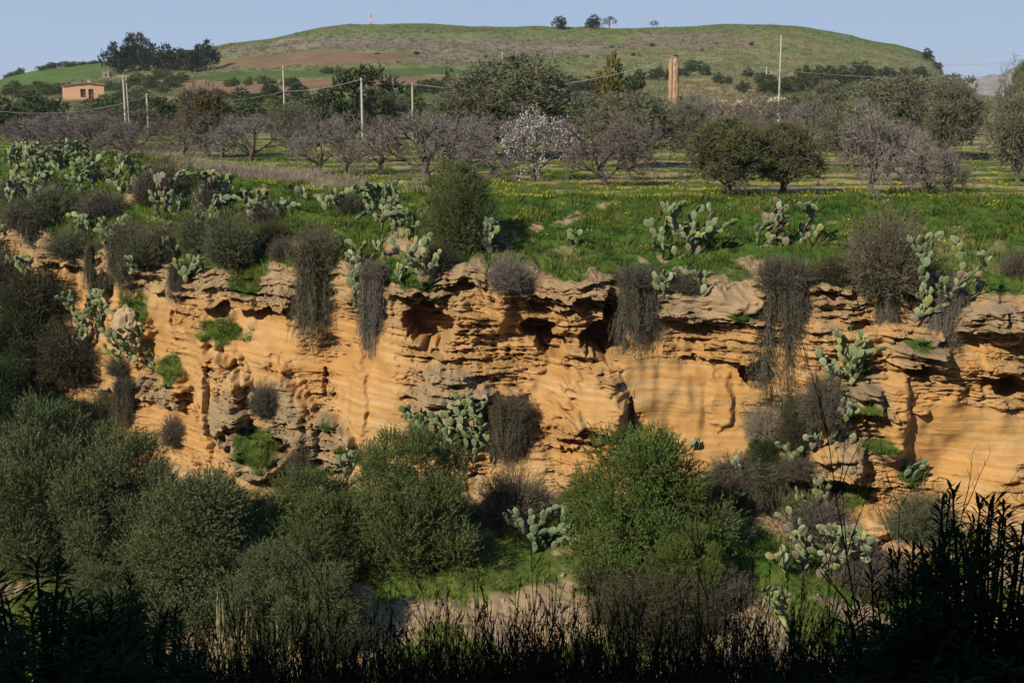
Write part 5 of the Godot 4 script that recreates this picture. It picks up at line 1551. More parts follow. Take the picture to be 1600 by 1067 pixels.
func spray(b: Buf, p: Vector3, ax: Vector3, length: float, n: int, leaf: float, w: float, k: Color) -> void:
	for i in n:
		var q := p + ax * length * (i + rng.randf()) / n
		var dir := (ax + rdir() * 0.85).normalized()
		var s := dir.cross(rdir()).normalized() * w
		var l := leaf * rr(0.65, 1.25)
		b.tri(q - s, q + s, q + dir * l, k * rr(0.8, 1.2))

# a rounded leafy mass of unit radius standing on y = 0, made of many upright sprays of small leaves
func leafy(lobes: int, sprays: int, leaves: int, leaf: float, w: float, up: float, low: float) -> ArrayMesh:
	var b := Buf.new()
	var cs := []
	for i in lobes:
		var a := i * 2.39996 + rr(-0.3, 0.3)
		var h := (i + 0.5) / lobes
		var ring := sqrt(maxf(0.0, 1.0 - pow(h * 1.75 - 0.75, 2.0))) * rr(0.35, 1.0)
		var r := rr(0.15, 0.46) * (1.0 - 0.25 * h)
		cs.append([Vector3(cos(a) * ring, low + h * (1.75 - low) * rr(0.85, 1.08), sin(a) * ring), r, rr(0.8, 1.2)])
	cs.append([Vector3(rr(-0.1, 0.1), 0.7, 0), 0.52, 0.9])
	for c in cs:
		var k := Color(c[2] * rr(0.9, 1.12), c[2], c[2] * rr(0.85, 1.1))
		for j in int(sprays * c[1] / 0.33):
			var dir := rdir()
			dir.y = absf(dir.y) if rng.randf() < 0.45 else dir.y
			dir = dir.normalized()
			var reach := rng.randf()
			var p: Vector3 = c[0] + dir * c[1] * (rr(0.65, 1.08) if reach < 0.74 else rr(1.0, 1.4) if reach > 0.93 else rr(0.2, 0.7))
			if p.y < 0.02:
				p.y = rr(0.02, 0.2)
			var ax := (dir * 0.8 + Vector3.UP * up + rdir() * 0.35).normalized()
			spray(b, p, ax, rr(0.07, 0.22), leaves, leaf * rr(0.7, 1.3), w, k * rr(0.78, 1.22))
	# unit radius and a height of 1.83
	var ys := []
	var rs := []
	for i in range(0, b.v.size(), 31):
		ys.append(b.v[i].y)
		rs.append(Vector2(b.v[i].x, b.v[i].z).length())
	ys.sort()
	rs.sort()
	var sy: float = 1.83 / ys[int(ys.size() * 0.992)]
	var sr: float = 1.0 / rs[int(rs.size() * 0.975)]
	for i in b.v.size():
		b.v[i] *= Vector3(sr, sy, sr)
	return b.mesh()

func stems(n: int, r: float, h: float, rad: float) -> ArrayMesh:
	var b := Buf.new()
	for i in n:
		var a := rr(0, TAU)
		var p := Vector3(cos(a), 0, sin(a)) * rr(0, 0.12)
		p.y = -0.12
		var dir := Vector3(cos(a) * rr(0.1, r), 1, sin(a) * rr(0.1, r)).normalized()
		for s in 4:
			var q := p + dir * h / 4.0
			b.tube(p, q, rad * (1.0 - s * 0.2), rad * (0.8 - s * 0.2), 5, jit(0.2))
			p = q
			dir = (dir + rdir() * 0.22).normalized()
	return b.mesh()

func bush(b: Array, where: Vector3) -> void:   # [variant, tint, ..., width, height, label]
	var o := thing("bush", b[6], "bush", where, "bushes in the ravine and on the bank", rr(0, TAU))
	o.scale = Vector3(b[4] * 0.54, b[5] / 1.83, b[4] * 0.54)
	part("foliage", LEAFY[b[0]], M["leaf_" + b[1]], o)
	part("stem", STEMS, M.bark, o)

func grow(tb: Buf, fb: Buf, p: Vector3, dir: Vector3, length: float, rad: float, depth: int, o: Dictionary) -> void:
	var segs := 3 if depth > 1 else 2
	var d := dir
	for s in segs:
		var q := p + d * length / segs
		var r1 := rad * (1.0 - 0.35 * (s + 1) / segs)
		if depth >= 2:
			tb.tube(p, q, rad * (1.0 - 0.35 * s / segs), r1, 6 if depth > 3 else 4, jit(0.18))
		else:
			var side := d.cross(rdir()).normalized()
			fb.ribbon(p, q, rad * 1.1, r1 * 1.1, side, jit(0.25))
			fb.ribbon(p, q, rad * 1.1, r1 * 1.1, side.cross(d).normalized(), jit(0.25))
		p = q
		d = (d + rdir() * o.wander + Vector3.UP * o.lift).normalized()
		if depth <= 2:
			for k in int(o.side):
				var sd := (d * 0.5 + rdir()).normalized()
				var e := p + sd * length * rr(0.25, 0.6)
				var side2 := sd.cross(rdir()).normalized()
				fb.tri(p - side2 * rad * 0.75, p + side2 * rad * 0.75, e, jit(0.3))
				if o.leaves > 0:
					spray(o.lb, p.lerp(e, 0.3), sd, length * 0.5, o.leaves, o.leaf, o.leaf * o.thin, jit(0.25) * o.shade)
	if depth == 0:
		for k in int(o.tips):
			var td: Vector3 = (d * 0.7 + rdir() * 0.8 + Vector3.UP * o.lift).normalized()
			var e: Vector3 = p + td * length * rr(0.6, 1.3)
			var s3: Vector3 = td.cross(rdir()).normalized() * rad * 0.8
			fb.tri(p - s3, p + s3, e, jit(0.3))
			if o.leaves > 0:
				spray(o.lb, p, td, length, o.leaves, o.leaf, o.leaf * o.thin, jit(0.25) * o.shade)
		return
	var n: int = o.split if depth > 1 else o.split + 1
	for k in n:
		var a := TAU * k / n + rr(-0.6, 0.6)
		var u := d.cross(Vector3(0.3, 0.1, 0.9)).normalized()
		var nd: Vector3 = (d + (u * cos(a) + d.cross(u) * sin(a)) * o.spread * rr(0.7, 1.2)).normalized()
		if depth == 3:
			o.shade = rr(0.75, 1.2)
		grow(tb, fb, p, nd, length * o.shrink * rr(0.8, 1.15), rad * 0.62, depth - 1, o)

# kinds: bare almond, blossom, olive. Height about 3.4 m at scale 1.
func tree_meshes(seed_: int, o: Dictionary) -> Array:
	rng.seed = seed_
	var tb := Buf.new()
	var fb := Buf.new()
	o.lb = Buf.new()
	o.shade = 1.0
	var lean := Vector3(rr(-0.3, 0.3), 1, rr(-0.3, 0.3)).normalized()
	var p := Vector3(0, -0.1, 0)
	var q: Vector3 = p + lean * o.trunk * 0.55
	tb.tube(p, q, 0.15, 0.115, 8, jit(0.1))
	var q2: Vector3 = q + (lean + rdir() * 0.25).normalized() * o.trunk * 0.45
	tb.tube(q, q2, 0.115, 0.11, 8, jit(0.1))
	for k in 6:
		var a := TAU * k / 6 + rr(-0.4, 0.4)
		var wide: float = o.open * [1.9, 0.7, 1.5, 0.5, 1.8, 1.2][k]
		grow(tb, fb, q2 if k % 2 else q, Vector3(cos(a) * wide, 1.0, sin(a) * wide).normalized(), o.limb * rr(0.8, 1.1), 0.06, 4, o)
	if o.get("petal", false):
		for i in range(0, fb.v.size(), 3):
			if rng.randf() < 0.22:
				spray(o.lb, fb.v[i + 2], rdir(), 0.12, 1, 0.065, 0.04, jit(0.1))
	return [tb.mesh(), fb.mesh(), o.lb.mesh() if o.lb.v.size() else null, mesh_top(fb), mesh_wide(fb)]

func mesh_top(b: Buf) -> float:
	var ys := []
	for i in range(0, b.v.size(), 7):
		ys.append(b.v[i].y)
	ys.sort()
	return ys[int(ys.size() * 0.985)]

func mesh_wide(b: Buf) -> float:
	var xs := []
	for i in range(0, b.v.size(), 7):
		xs.append(absf(b.v[i].x))
	xs.sort()
	return xs[int(xs.size() * 0.95)] * 2.0

var trees := {}
func make_trees() -> void:
	for i in 4:
		trees["almond%d" % i] = tree_meshes(100 + i, {"wander": 0.26, "lift": 0.0, "side": 2, "tips": 5, "split": 3, "spread": 0.72, "shrink": 0.74, "trunk": 0.75, "open": 0.75, "limb": 0.75, "leaves": 0, "leaf": 0.0, "thin": 0.2})
	trees["blossom0"] = tree_meshes(120, {"wander": 0.24, "lift": 0.02, "side": 1, "tips": 4, "split": 3, "spread": 0.72, "shrink": 0.74, "trunk": 0.75, "open": 0.85, "limb": 0.85, "leaves": 0, "leaf": 0.0, "thin": 0.2, "petal": true})
	for i in 3:
		trees["olive%d" % i] = tree_meshes(140 + i, {"wander": 0.22, "lift": 0.02, "side": 1, "tips": 3, "split": 3, "spread": 0.75, "shrink": 0.7, "trunk": 0.7, "open": 0.85, "limb": 0.8, "leaves": 0, "leaf": 0.10, "thin": 0.17})

func orchard_tree(kind: String, x: float, d: float, w: float, h: float, label: String, i: int) -> void:
	var at := on_land(x, d)
	if kind == "carob" or kind == "ochre":
		far_tree("evergreen_tree" if kind == "carob" else "tree", label, "tree", at, w, h, "leaf_carob" if kind == "carob" else "leaf_ochre", "leafy trees behind the orchard", i)
		return
	var set_: Array = trees[kind + str(i % (1 if kind == "blossom" else 3 if kind == "olive" else 4))]
	var o := thing({"almond": "almond_tree", "blossom": "blossoming_tree", "olive": "olive_tree"}[kind], label, "tree", at, {"almond": "leafless almond trees of the orchard", "blossom": "", "olive": "olive trees of the orchard"}[kind], rr(0, TAU))
	var sw: float = w / set_[4]
	o.scale = Vector3(sw, h / set_[3], sw)
	var yellowing := label.begins_with("tall yellowing")
	part("trunk", set_[0], M.bark_olive if kind == "olive" else M.bark, o)
	var twig: Material = [M.twig_purple, M.twig_grey, M.twig_brown][i % 3]
	if kind == "olive":
		var c := part("crown", OLIVE[i % 2], M.leaf_pair if label.contains("of a pair") else M.leaf_silver, o)
		c.scale = Vector3(w / sw * 0.52, h / (h / set_[3]) * 0.80 / 1.8, w / sw * 0.52)
		c.position.y = set_[3] * 0.20
	part("twigs" if kind != "olive" else "branches", set_[1], twig if kind != "olive" else M.bark_olive, o).set_meta("kind", "stuff")
	if set_[2]:
		part("blossoms" if kind == "blossom" else "crown", set_[2], M.petal if kind == "blossom" else M.leaf_silver if i % 3 == 1 else M.leaf_olive, o).set_meta("kind", "stuff")
	elif kind == "olive":
		pass
	elif yellowing:
		ochre_crown(o, set_[3], set_[4])

func ochre_crown(o: Node3D, top: float, wide: float) -> void:
	var c := part("crown", FARBIG[0], M.leaf_ochre, o)
	c.scale = Vector3(wide * 0.42, top * 0.36, wide * 0.42)
	c.position.y = top * 0.25

func far_tree(called: String, label: String, category: String, at: Vector3, w: float, h: float, material: String, group: String, i: int) -> void:
	var o := thing(called, label, category, at, group, rr(0, TAU))
	o.scale = Vector3(w * 0.53, h / 1.9, w * 0.53)
	part("crown", FARLEAF[i % FARLEAF.size()] if w < 9.0 or h < 5.0 else FARBIG[i % FARBIG.size()], M[material], o)
	part("trunk", STEMS, M.bark, o)

func far_bare(label: String, at: Vector3, w: float, h: float, i: int) -> void:
	var set_: Array = trees["almond%d" % (i % 4)]
	var o := thing("bare_tree", label, "tree", at, "", rr(0, TAU))
	o.scale = Vector3(w / set_[4], h / set_[3], w / set_[4])
	part("trunk", set_[0], M.bark, o)
	part("twigs", set_[1], M.twig_dark, o).set_meta("kind", "stuff")

var LEAFY := []
var OLIVE := []
var FARLEAF := []
var FARBIG := []
var STEMS: ArrayMesh
func make_leafy() -> void:
	rng.seed = 5
	LEAFY = [leafy(34, 300, 13, 0.033, 0.0072, 0.6, 0.1), leafy(42, 270, 12, 0.034, 0.0085, 0.4, 0.08), leafy(30, 320, 13, 0.036, 0.0070, 0.75, 0.12)]
	for i in 3:
		FARLEAF.append(leafy(11, 62, 5, 0.13, 0.04, 0.4, 0.25))
	for i in 2:
		FARBIG.append(leafy(22, 90, 6, 0.085, 0.025, 0.5, 0.25))
	OLIVE = [leafy(34, 200, 8, 0.062, 0.0115, 0.35, 0.12), leafy(28, 230, 8, 0.058, 0.0120, 0.5, 0.10)]
	STEMS = stems(7, 0.75, 1.0, 0.035)

# ---------------------------------------------------------------- dry shrubs
# "hang": rooted at the origin on a lip, a fuzzy head from which a long skirt of strands falls (unit width 1, unit fall 1)
func dry_hang(seed_: int, strands: int) -> Array:
	rng.seed = seed_
	var b := Buf.new()
	var g := Buf.new()
	var clumps := []
	for i in 34:
		var a := rr(0, TAU)
		var r := sqrt(rng.randf()) * 0.40
		var cx := cos(a) * r
		clumps.append([Vector3(cx, rr(-0.14, 0.0), sin(a) * r * 0.6 + 0.08), Vector3(cx * 1.6 + rr(-0.4, 0.4), rr(-0.7, 0.15), rr(0.1, 0.9)).normalized(), rr(0.25, 1.0) * (1.0 - 0.85 * absf(cx)), rr(0.72, 1.3), rr(-0.22, 0.22)])
	for i in strands:
		var c: Array = clumps[rng.randi() % clumps.size()]
		var p: Vector3 = c[0] + rdir() * Vector3(0.075, 0.03, 0.08)
		var dir: Vector3 = (c[1] + rdir() * 0.45).normalized()
		var fall: float = c[2] * rr(0.45, 1.1)
		var n := 6
		var seg := fall / 5.0
		var k: Color = jit(0.25) * c[3]
		for s in n:
			var q := p + dir * seg * (0.5 if s == 0 else 1.0)
			q.x *= 0.975
			b.ribbon(p, q, 0.0040 * (1.0 - s * 0.11), 0.0040 * (0.89 - s * 0.11), Vector3(rr(-1, 1), 0, rr(-1, 1)).normalized(), k)
			for t in 7:
				var sd := (dir * 0.35 + rdir()).normalized()
				var m := p.lerp(q, rng.randf())
				var w := sd.cross(rdir()).normalized() * 0.0036
				(g if rng.randf() < 0.42 else b).tri(m - w, m + w, m + sd * rr(0.03, 0.14), k * rr(0.8, 1.2))
			p = q
			dir = (dir + Vector3(c[4] + rr(-0.75, 0.75), -0.52, rr(-0.45, 0.35))).normalized()
	return [b.mesh(), g.mesh()]

# "mound": a cushion of fine upright twigs standing on y = 0 (unit width 1, unit height 1)
func dry_mound(seed_: int, strands: int) -> Array:
	rng.seed = seed_
	var b := Buf.new()
	var g := Buf.new()
	for i in strands:
		var dir := rdir()
		dir.y = absf(dir.y) * 1.2 + 0.12
		dir = dir.normalized()
		var p := Vector3(dir.x * rr(0, 0.22), rr(0.0, 0.1), dir.z * rr(0, 0.22))
		var length := rr(0.55, 1.0) * (0.5 if dir.y < 0.45 else 0.5 + 0.42 * dir.y) 
		var k := jit(0.3)
		for s in 4:
			var q := p + dir * length * 0.25
			b.ribbon(p, q, 0.0052 * (1.0 - s * 0.18), 0.0052 * (0.82 - s * 0.18), dir.cross(rdir()).normalized(), k)
			for t in (2 if s == 0 else 4):
				var sd := (dir * 0.8 + rdir()).normalized()
				var m := p.lerp(q, rng.randf())
				var w := sd.cross(rdir()).normalized() * 0.0042
				(g if rng.randf() < 0.3 else b).tri(m - w, m + w, m + sd * rr(0.04, 0.13), k * rr(0.8, 1.2))
			p = q
			dir = (dir + rdir() * 0.24 + Vector3(0, -0.06 * s, 0)).normalized()
	return [b.mesh(), g.mesh()]

var drys := {}
func dry_shrub(e: Array, i: int) -> void:   # [kind, tint, x, t, width, up, fall, label]
	var at := clear_of_rock(e[2], e[3], e[5])
	var o := thing("dry_shrub", e[7], "shrub", at, "dry shrubs on the cliff and the bank", rr(-0.5, 0.5))
	var up: float = e[5]
	var fall: float = e[6]
	var w: float = e[4]
	var set_: Array = drys["mound" + str(i % 3)]
	if e[0] == "hang":
		o.position.z += 0.22
		if up > 0.3:
			for k in 2:
				var m := part(["twigs", "sprigs"][k], set_[k], M[["dry_", "sprig_"][k] + e[1]], o)
				m.scale = Vector3(w * 0.88, (up + fall * 0.10) * 0.92, minf(w, 2.2))
				m.position.y = -fall * 0.10
				m.set_meta("kind", "stuff")
		set_ = drys["hang" + str(i % 3)]
		for k in 2:
			var m := part(["strands", "hanging_sprigs"][k], set_[k], M[["dry_", "sprig_"][k] + e[1]], o)
			m.scale = Vector3(w * 0.85, fall * 1.5 + up * 0.3, minf(w, 1.9))
			m.position.y = up * 0.3
			m.set_meta("kind", "stuff")
		return
	o.position.y -= 0.05
	o.scale = Vector3(w * 1.05, (up + fall) * 1.05, minf(w, (up + fall) * 1.3))
	part("twigs", set_[0], M["dry_" + e[1]], o).set_meta("kind", "stuff")
	part("sprigs", set_[1], M["sprig_" + e[1]], o).set_meta("kind", "stuff")

# ---------------------------------------------------------------- prickly pears and agaves
func pad_mesh(fat: float) -> ArrayMesh:
	var b := Buf.new()
	var rings := 7
	var sides := 10
	var p := []
	for i in rings + 1:
		var u := float(i) / rings
		var w := 0.345 * pow(sin(PI * pow(clampf(u * 0.96 + 0.025, 0.0, 1.0), 1.18)), 0.62)
		if i == 0: w = 0.06
		if i == rings: w = 0.02
		for k in sides:
			var a := TAU * k / sides
			p.append(Vector3(cos(a) * w, u, sin(a) * minf(w, fat) * (0.75 + 0.25 * absf(sin(a)))))
	for i in rings:
		for k in sides:
			var k1 := (k + 1) % sides
			b.quad(p[i * sides + k], p[(i + 1) * sides + k], p[(i + 1) * sides + k1], p[i * sides + k1], Color.WHITE * (0.72 + 0.05 * i) * rr(0.86, 1.12))
	var m := b.mesh()
	var st := SurfaceTool.new()
	st.create_from(m, 0)
	st.set_smooth_group(0)
	st.generate_normals()
	return st.commit()

var pads := []
func prickly_pear(e: Array, i: int) -> void:   # [x, t, width, height, pads, label]
	rng.seed = 3000 + i * 17
	var at := clear_of_rock(e[0], e[1], e[3])
	var o := thing("prickly_pear", e[5], "cactus", at, "prickly pears on the cliff and the bank")
	var w: float = e[2] * 0.5
	var h: float = e[3]
	var n: int = e[4]
	var open := []
	var count := 0
	var dead := 0.35 if e[5].contains("dead") or e[5].contains("grey pads") or e[5].contains("sickly") or e[5].contains("bare") else 0.035
	var blue: bool = e[5].contains("blue")
	var yellow: bool = e[5].contains("yellow")
	n = int(n * (2.2 if e[5].contains("hedge") else 1.85))
	var roots := clampi(int(w / 0.24), 1, maxi(1, int(n / 5)))
	for k in roots:
		var px := (float(k) + 0.5) / roots * 2.0 - 1.0
		px = px * w * 0.62 + rr(-0.1, 0.1)
		open.append([Vector3(px, rr(-0.06, 0.02) + (rr(0.0, 0.45) * h * (1.0 - absf(px) / maxf(w, 0.1)) if k % 3 == 2 and h > 1.6 else 0.0), rr(-0.1, 0.25)), Vector3(px * 0.35 / maxf(w, 0.3) + rr(-0.25, 0.25), 1.0, rr(-0.1, 0.4)).normalized(), 0])
	while count < n and open.size() > 0:
		var pick := rng.randi() % open.size()
		if rng.randf() < 0.45:
			for j in open.size():
				if open[j][0].y > open[pick][0].y and open[j][0].y < h * 0.95:
					pick = j
		var s: Array = open[pick]
		open.remove_at(pick)
		var base: Vector3 = s[0]
		var ax: Vector3 = s[1]
		var l := rr(0.25, 0.40) * (1.0 if s[2] > 0 else 1.1)
		var tip := base + ax * l
		if s[2] > 0 and (tip.y > h * 1.05 or absf(tip.x) > w * (1.12 - 0.35 * clampf(tip.y / h - 0.5, 0.0, 1.0)) or absf(tip.z) > maxf(0.6, w * 0.9) or tip.y < -0.35):
			if tip.y > h * 1.05 or rng.randf() < 0.6:
				if open.size() == 0:
					open.append([Vector3(rr(-w, w) * 0.7, rr(0, h * 0.4), rr(0.0, 0.3)), Vector3(rr(-0.5, 0.5), 1, rr(0, 0.4)).normalized(), 1])
					count += 1
				continue
		var face := Vector3(rr(-1.0, 1.0), rr(-0.4, 0.4), 1.0 if rng.randf() < 0.7 else rr(-1, 1))
		var z := (face - ax * face.dot(ax)).normalized()
		var x := ax.cross(z)
		var wide := l * rr(0.85, 1.12)
		var woody: bool = s[2] == 0 and n > 14
		var m: Material = M.pad_dead if rng.randf() < dead or woody and rng.randf() < 0.5 else M.pad_blue if blue or rng.randf() < 0.3 else M.pad_yellow if rng.randf() < (0.5 if yellow else 0.10) else [M.pad, M.pad_dark, M.pad_pale][rng.randi() % 3]
		var pd := part("pad", pads[rng.randi() % pads.size()], m, o)
		pd.transform = Transform3D(Basis(x * wide, ax * l, z * l), base)
		count += 1
		var kids := 1 + (1 if rng.randf() < 0.6 else 0) + (1 if rng.randf() < 0.25 else 0)
		if s[2] == 0: kids = 2 + rng.randi() % 2
		for k in kids:
			var a := rr(-0.85, 0.85)
			var start := base + ax * l * (0.93 - 0.22 * absf(a)) + x * sin(a) * wide * 0.33
			var nd := (ax + x * a * 1.25 + z * rr(-0.55, 0.65) + Vector3(0, 0.22 + 0.16 * clampf(h / maxf(w * 2.0, 0.3) - 0.6, 0.0, 1.5), 0.10)).normalized()
			open.append([start, nd, s[2] + 1])

func agave(x: float, t: float, w: float, h: float, label: String) -> void:
	rng.seed = 77
	var o := thing("agave", label, "agave", cliff_at(x, t), "")
	for i in 16:
		var a := i * 2.39996
		var el := 0.25 + 1.05 * i / 16.0
		var dir := Vector3(cos(a) * cos(el), sin(el), sin(a) * cos(el))
		var side := dir.cross(Vector3.UP).normalized()
		var b := Buf.new()
		var l := w * 0.62
		var nrm := side.cross(dir)
		var p := [Vector3.ZERO, dir * l * 0.45 + Vector3(0, 0.02, 0), dir * l + nrm * -0.05]
		var ww := [0.05, 0.075, 0.004]
		for s in 2:
			b.quad(p[s] - side * ww[s], p[s + 1] - side * ww[s + 1], p[s + 1] - nrm * 0.03 * (1 - s), p[s] - nrm * 0.03, Color.WHITE)
			b.quad(p[s] - nrm * 0.03, p[s + 1] - nrm * 0.03 * (1 - s), p[s + 1] + side * ww[s + 1], p[s] + side * ww[s], Color.WHITE)
		part("leaf", b.mesh(), M.pad_blue, o)

# ---------------------------------------------------------------- things people built
func pole(e: Array, i: int) -> void:   # [x, d, height, label]
	var o := thing("utility_pole", e[3], "pole", on_land(e[0], e[1]), "poles of the power line")
	var h: float = e[2]
	var b := Buf.new()
	b.tube(Vector3(0, -0.3, 0), Vector3(0, h, 0), 0.11, 0.08, 10, Color.WHITE)
	b.tube(Vector3(0, h, 0), Vector3(0, h + 0.02, 0), 0.08, 0.01, 10, Color.WHITE)
	part("shaft", b.mesh(), M.wood_grey if i == 5 else M.concrete, o)
	b = Buf.new()
	b.tube(Vector3(0, h - 0.25, 0.12), Vector3(0, h - 0.25, 0.34), 0.03, 0.03, 6, Color.WHITE)
	b.tube(Vector3(0, h - 0.32, 0.34), Vector3(0, h - 0.16, 0.34), 0.05, 0.04, 8, Color.WHITE)
	part("insulator", b.mesh(), M.metal, o)
	if i == 0:
		b = Buf.new()
		b.tube(Vector3(0.30, -0.3, 0), Vector3(0.24, h * 0.97, 0), 0.05, 0.05, 6, Color.WHITE)
		part("stay_tube", b.mesh(), M.concrete, o)
		b = Buf.new()
		b.box(Vector3(0, h - 0.05, 0), Vector3(1.1, 0.09, 0.09), Color.WHITE)
		part("crossarm", b.mesh(), M.metal, o)
	if i == 6:
		b = Buf.new()
		b.box(Vector3(-0.05, 2.0, 0.24), Vector3(0.42, 1.1, 0.26), Color.WHITE)
		b.box(Vector3(-0.05, 2.58, 0.24), Vector3(0.50, 0.05, 0.34), Color.WHITE)
		part("meter_box", b.mesh(), M.white, o)
		b = Buf.new()
		b.box(Vector3(-0.75, h * 0.62, 0.0), Vector3(1.6, 0.10, 0.10), Color.WHITE)
		part("crossarm", b.mesh(), M.wood_grey, o)
		for s in 2:
			b = Buf.new()
			b.tube(Vector3(-1.45 + s * 0.5, h * 0.62, 0), Vector3(-1.45 + s * 0.5, h * 0.62 + 0.75 - s * 0.4, 0), 0.045, 0.03, 6, Color.WHITE)
			part("insulator", b.mesh(), M.white, o)

func cable(a: Vector3, c: Vector3, sag: float, r: float, label: String, called := "power_cable") -> void:
	var o := thing(called, label, "cable", a, "power cables")
	var b := Buf.new()
	var n := 26
	for i in n:
		var t0 := float(i) / n
		var t1 := float(i + 1) / n
		b.tube((c - a) * t0 - Vector3(0, sag * 4.0 * t0 * (1.0 - t0), 0), (c - a) * t1 - Vector3(0, sag * 4.0 * t1 * (1.0 - t1), 0), r, r, 5, Color.WHITE)
	part("wire", b.mesh(), M.wire, o)

func wall_with_openings(b: Buf, x0: float, x1: float, y0: float, y1: float, z: float, thick: float, holes: Array) -> void:
	# holes: [x0, x1, y0, y1], sorted and apart from each other
	var x := x0
	for hole in holes:
		b.box(Vector3((x + hole[0]) * 0.5, (y0 + y1) * 0.5, z - thick * 0.5), Vector3(hole[0] - x, y1 - y0, thick), Color.WHITE)
		if hole[2] > y0:
			b.box(Vector3((hole[0] + hole[1]) * 0.5, (y0 + hole[2]) * 0.5, z - thick * 0.5), Vector3(hole[1] - hole[0], hole[2] - y0, thick), Color.WHITE)
		b.box(Vector3((hole[0] + hole[1]) * 0.5, (hole[3] + y1) * 0.5, z - thick * 0.5), Vector3(hole[1] - hole[0], y1 - hole[3], thick), Color.WHITE)
		x = hole[1]
	b.box(Vector3((x + x1) * 0.5, (y0 + y1) * 0.5, z - thick * 0.5), Vector3(x1 - x, y1 - y0, thick), Color.WHITE)

func slab_roof(b: Buf, x0: float, x1: float, ya: float, yb: float, z0: float, z1: float, th: float) -> void:   # slopes from ya at x0 to yb at x1
	var p := [Vector3(x0, ya, z0), Vector3(x1, yb, z0), Vector3(x1, yb, z1), Vector3(x0, ya, z1)]
	var up := Vector3(0, th, 0)
	b.quad(p[0] + up, p[1] + up, p[2] + up, p[3] + up, Color.WHITE)
	b.quad(p[0], p[1], p[2], p[3], Color.WHITE)
	for i in 4:
		b.quad(p[i], p[(i + 1) % 4], p[(i + 1) % 4] + up, p[i] + up, Color.WHITE)

func house(x: float, d: float) -> void:
	var o := thing("house", "small peach coloured farmhouse with two openings and a low sloping roof, at left", "house", on_land(x, d) + Vector3(0, -0.8, 0), "", 0.35)
	var b := Buf.new()
	wall_with_openings(b, -4.2, 4.2, 0.0, 4.0, 3.0, 0.35, [[-0.7, 0.4, 1.6, 3.4], [0.95, 2.0, 1.2, 3.4]])
	b.box(Vector3(-4.03, 2.0, 0.0), Vector3(0.34, 4.0, 5.3), Color.WHITE * 0.98)
	b.box(Vector3(4.03, 2.0, 0.0), Vector3(0.34, 4.0, 5.3), Color.WHITE * 0.98)
	b.box(Vector3(0, 2.0, -2.83), Vector3(8.4, 4.0, 0.34), Color.WHITE * 0.98)
	part("wall", b.mesh(), M.peach, o)
	b = Buf.new()
	slab_roof(b, -4.5, 0.5, 4.0, 4.75, 3.3, -3.2, 0.14)
	slab_roof(b, 0.5, 4.5, 4.75, 4.15, 3.3, -3.2, 0.14)
	part("roof", b.mesh(), M.tile, o)
	b = Buf.new()
	b.tri(Vector3(-4.2, 4.0, 2.9), Vector3(0.5, 4.74, 2.9), Vector3(4.2, 4.0, 2.9), Color.WHITE)
	part("gable", b.mesh(), M.peach, o)
	b = Buf.new(); b.box(Vector3(1.47, 2.3, 2.75), Vector3(1.0, 2.15, 0.06), Color.WHITE)
	part("door", b.mesh(), M.door, o)
	b = Buf.new(); b.box(Vector3(-0.15, 2.5, 2.75), Vector3(1.05, 1.75, 0.05), Color.WHITE)
	part("window", b.mesh(), M.pane, o)
	b = Buf.new(); b.box(Vector3(-2.6, 0.5, 4.4), Vector3(6.0, 1.3, 2.2), Color.WHITE)
	b.box(Vector3(4.3, 0.3, 4.2), Vector3(1.6, 1.6, 2.6), Color.WHITE)
	part("terrace", b.mesh(), M.peach, o)
	b = Buf.new(); b.box(Vector3(1.2, 4.95, 0.0), Vector3(0.5, 0.7, 0.5), Color.WHITE)
	part("chimney", b.mesh(), M.peach, o)

func small_house(x: float, d: float, w: float, h: float, wall: Material, label: String, lift := 0.0) -> void:
	var o := thing("house", label, "house", on_land(x, d) + Vector3(0, lift - 0.3, 0), "")
	var b := Buf.new()
	wall_with_openings(b, -w / 2, w / 2, 0, h, w * 0.35, 0.3, [[-w * 0.12, w * 0.16, h * 0.35, h * 0.8]])
	b.box(Vector3(-w / 2 + 0.15, h / 2, 0), Vector3(0.3, h, w * 0.6), Color.WHITE)
	b.box(Vector3(w / 2 - 0.15, h / 2, 0), Vector3(0.3, h, w * 0.6), Color.WHITE)
	b.box(Vector3(0, h / 2, -w * 0.3 - 0.16), Vector3(w, h, 0.3), Color.WHITE)
	part("wall", b.mesh(), wall, o)
	b = Buf.new()
	slab_roof(b, -w * 0.56, 0.0, h, h + w * 0.16, w * 0.42, -w * 0.42, 0.12)
	slab_roof(b, 0.0, w * 0.56, h + w * 0.16, h, w * 0.42, -w * 0.42, 0.12)
	part("roof", b.mesh(), M.tile, o)
	b = Buf.new(); b.box(Vector3(w * 0.02, h * 0.57, w * 0.35 - 0.22), Vector3(w * 0.28, h * 0.45, 0.05), Color.WHITE)
	part("window", b.mesh(), M.pane, o)

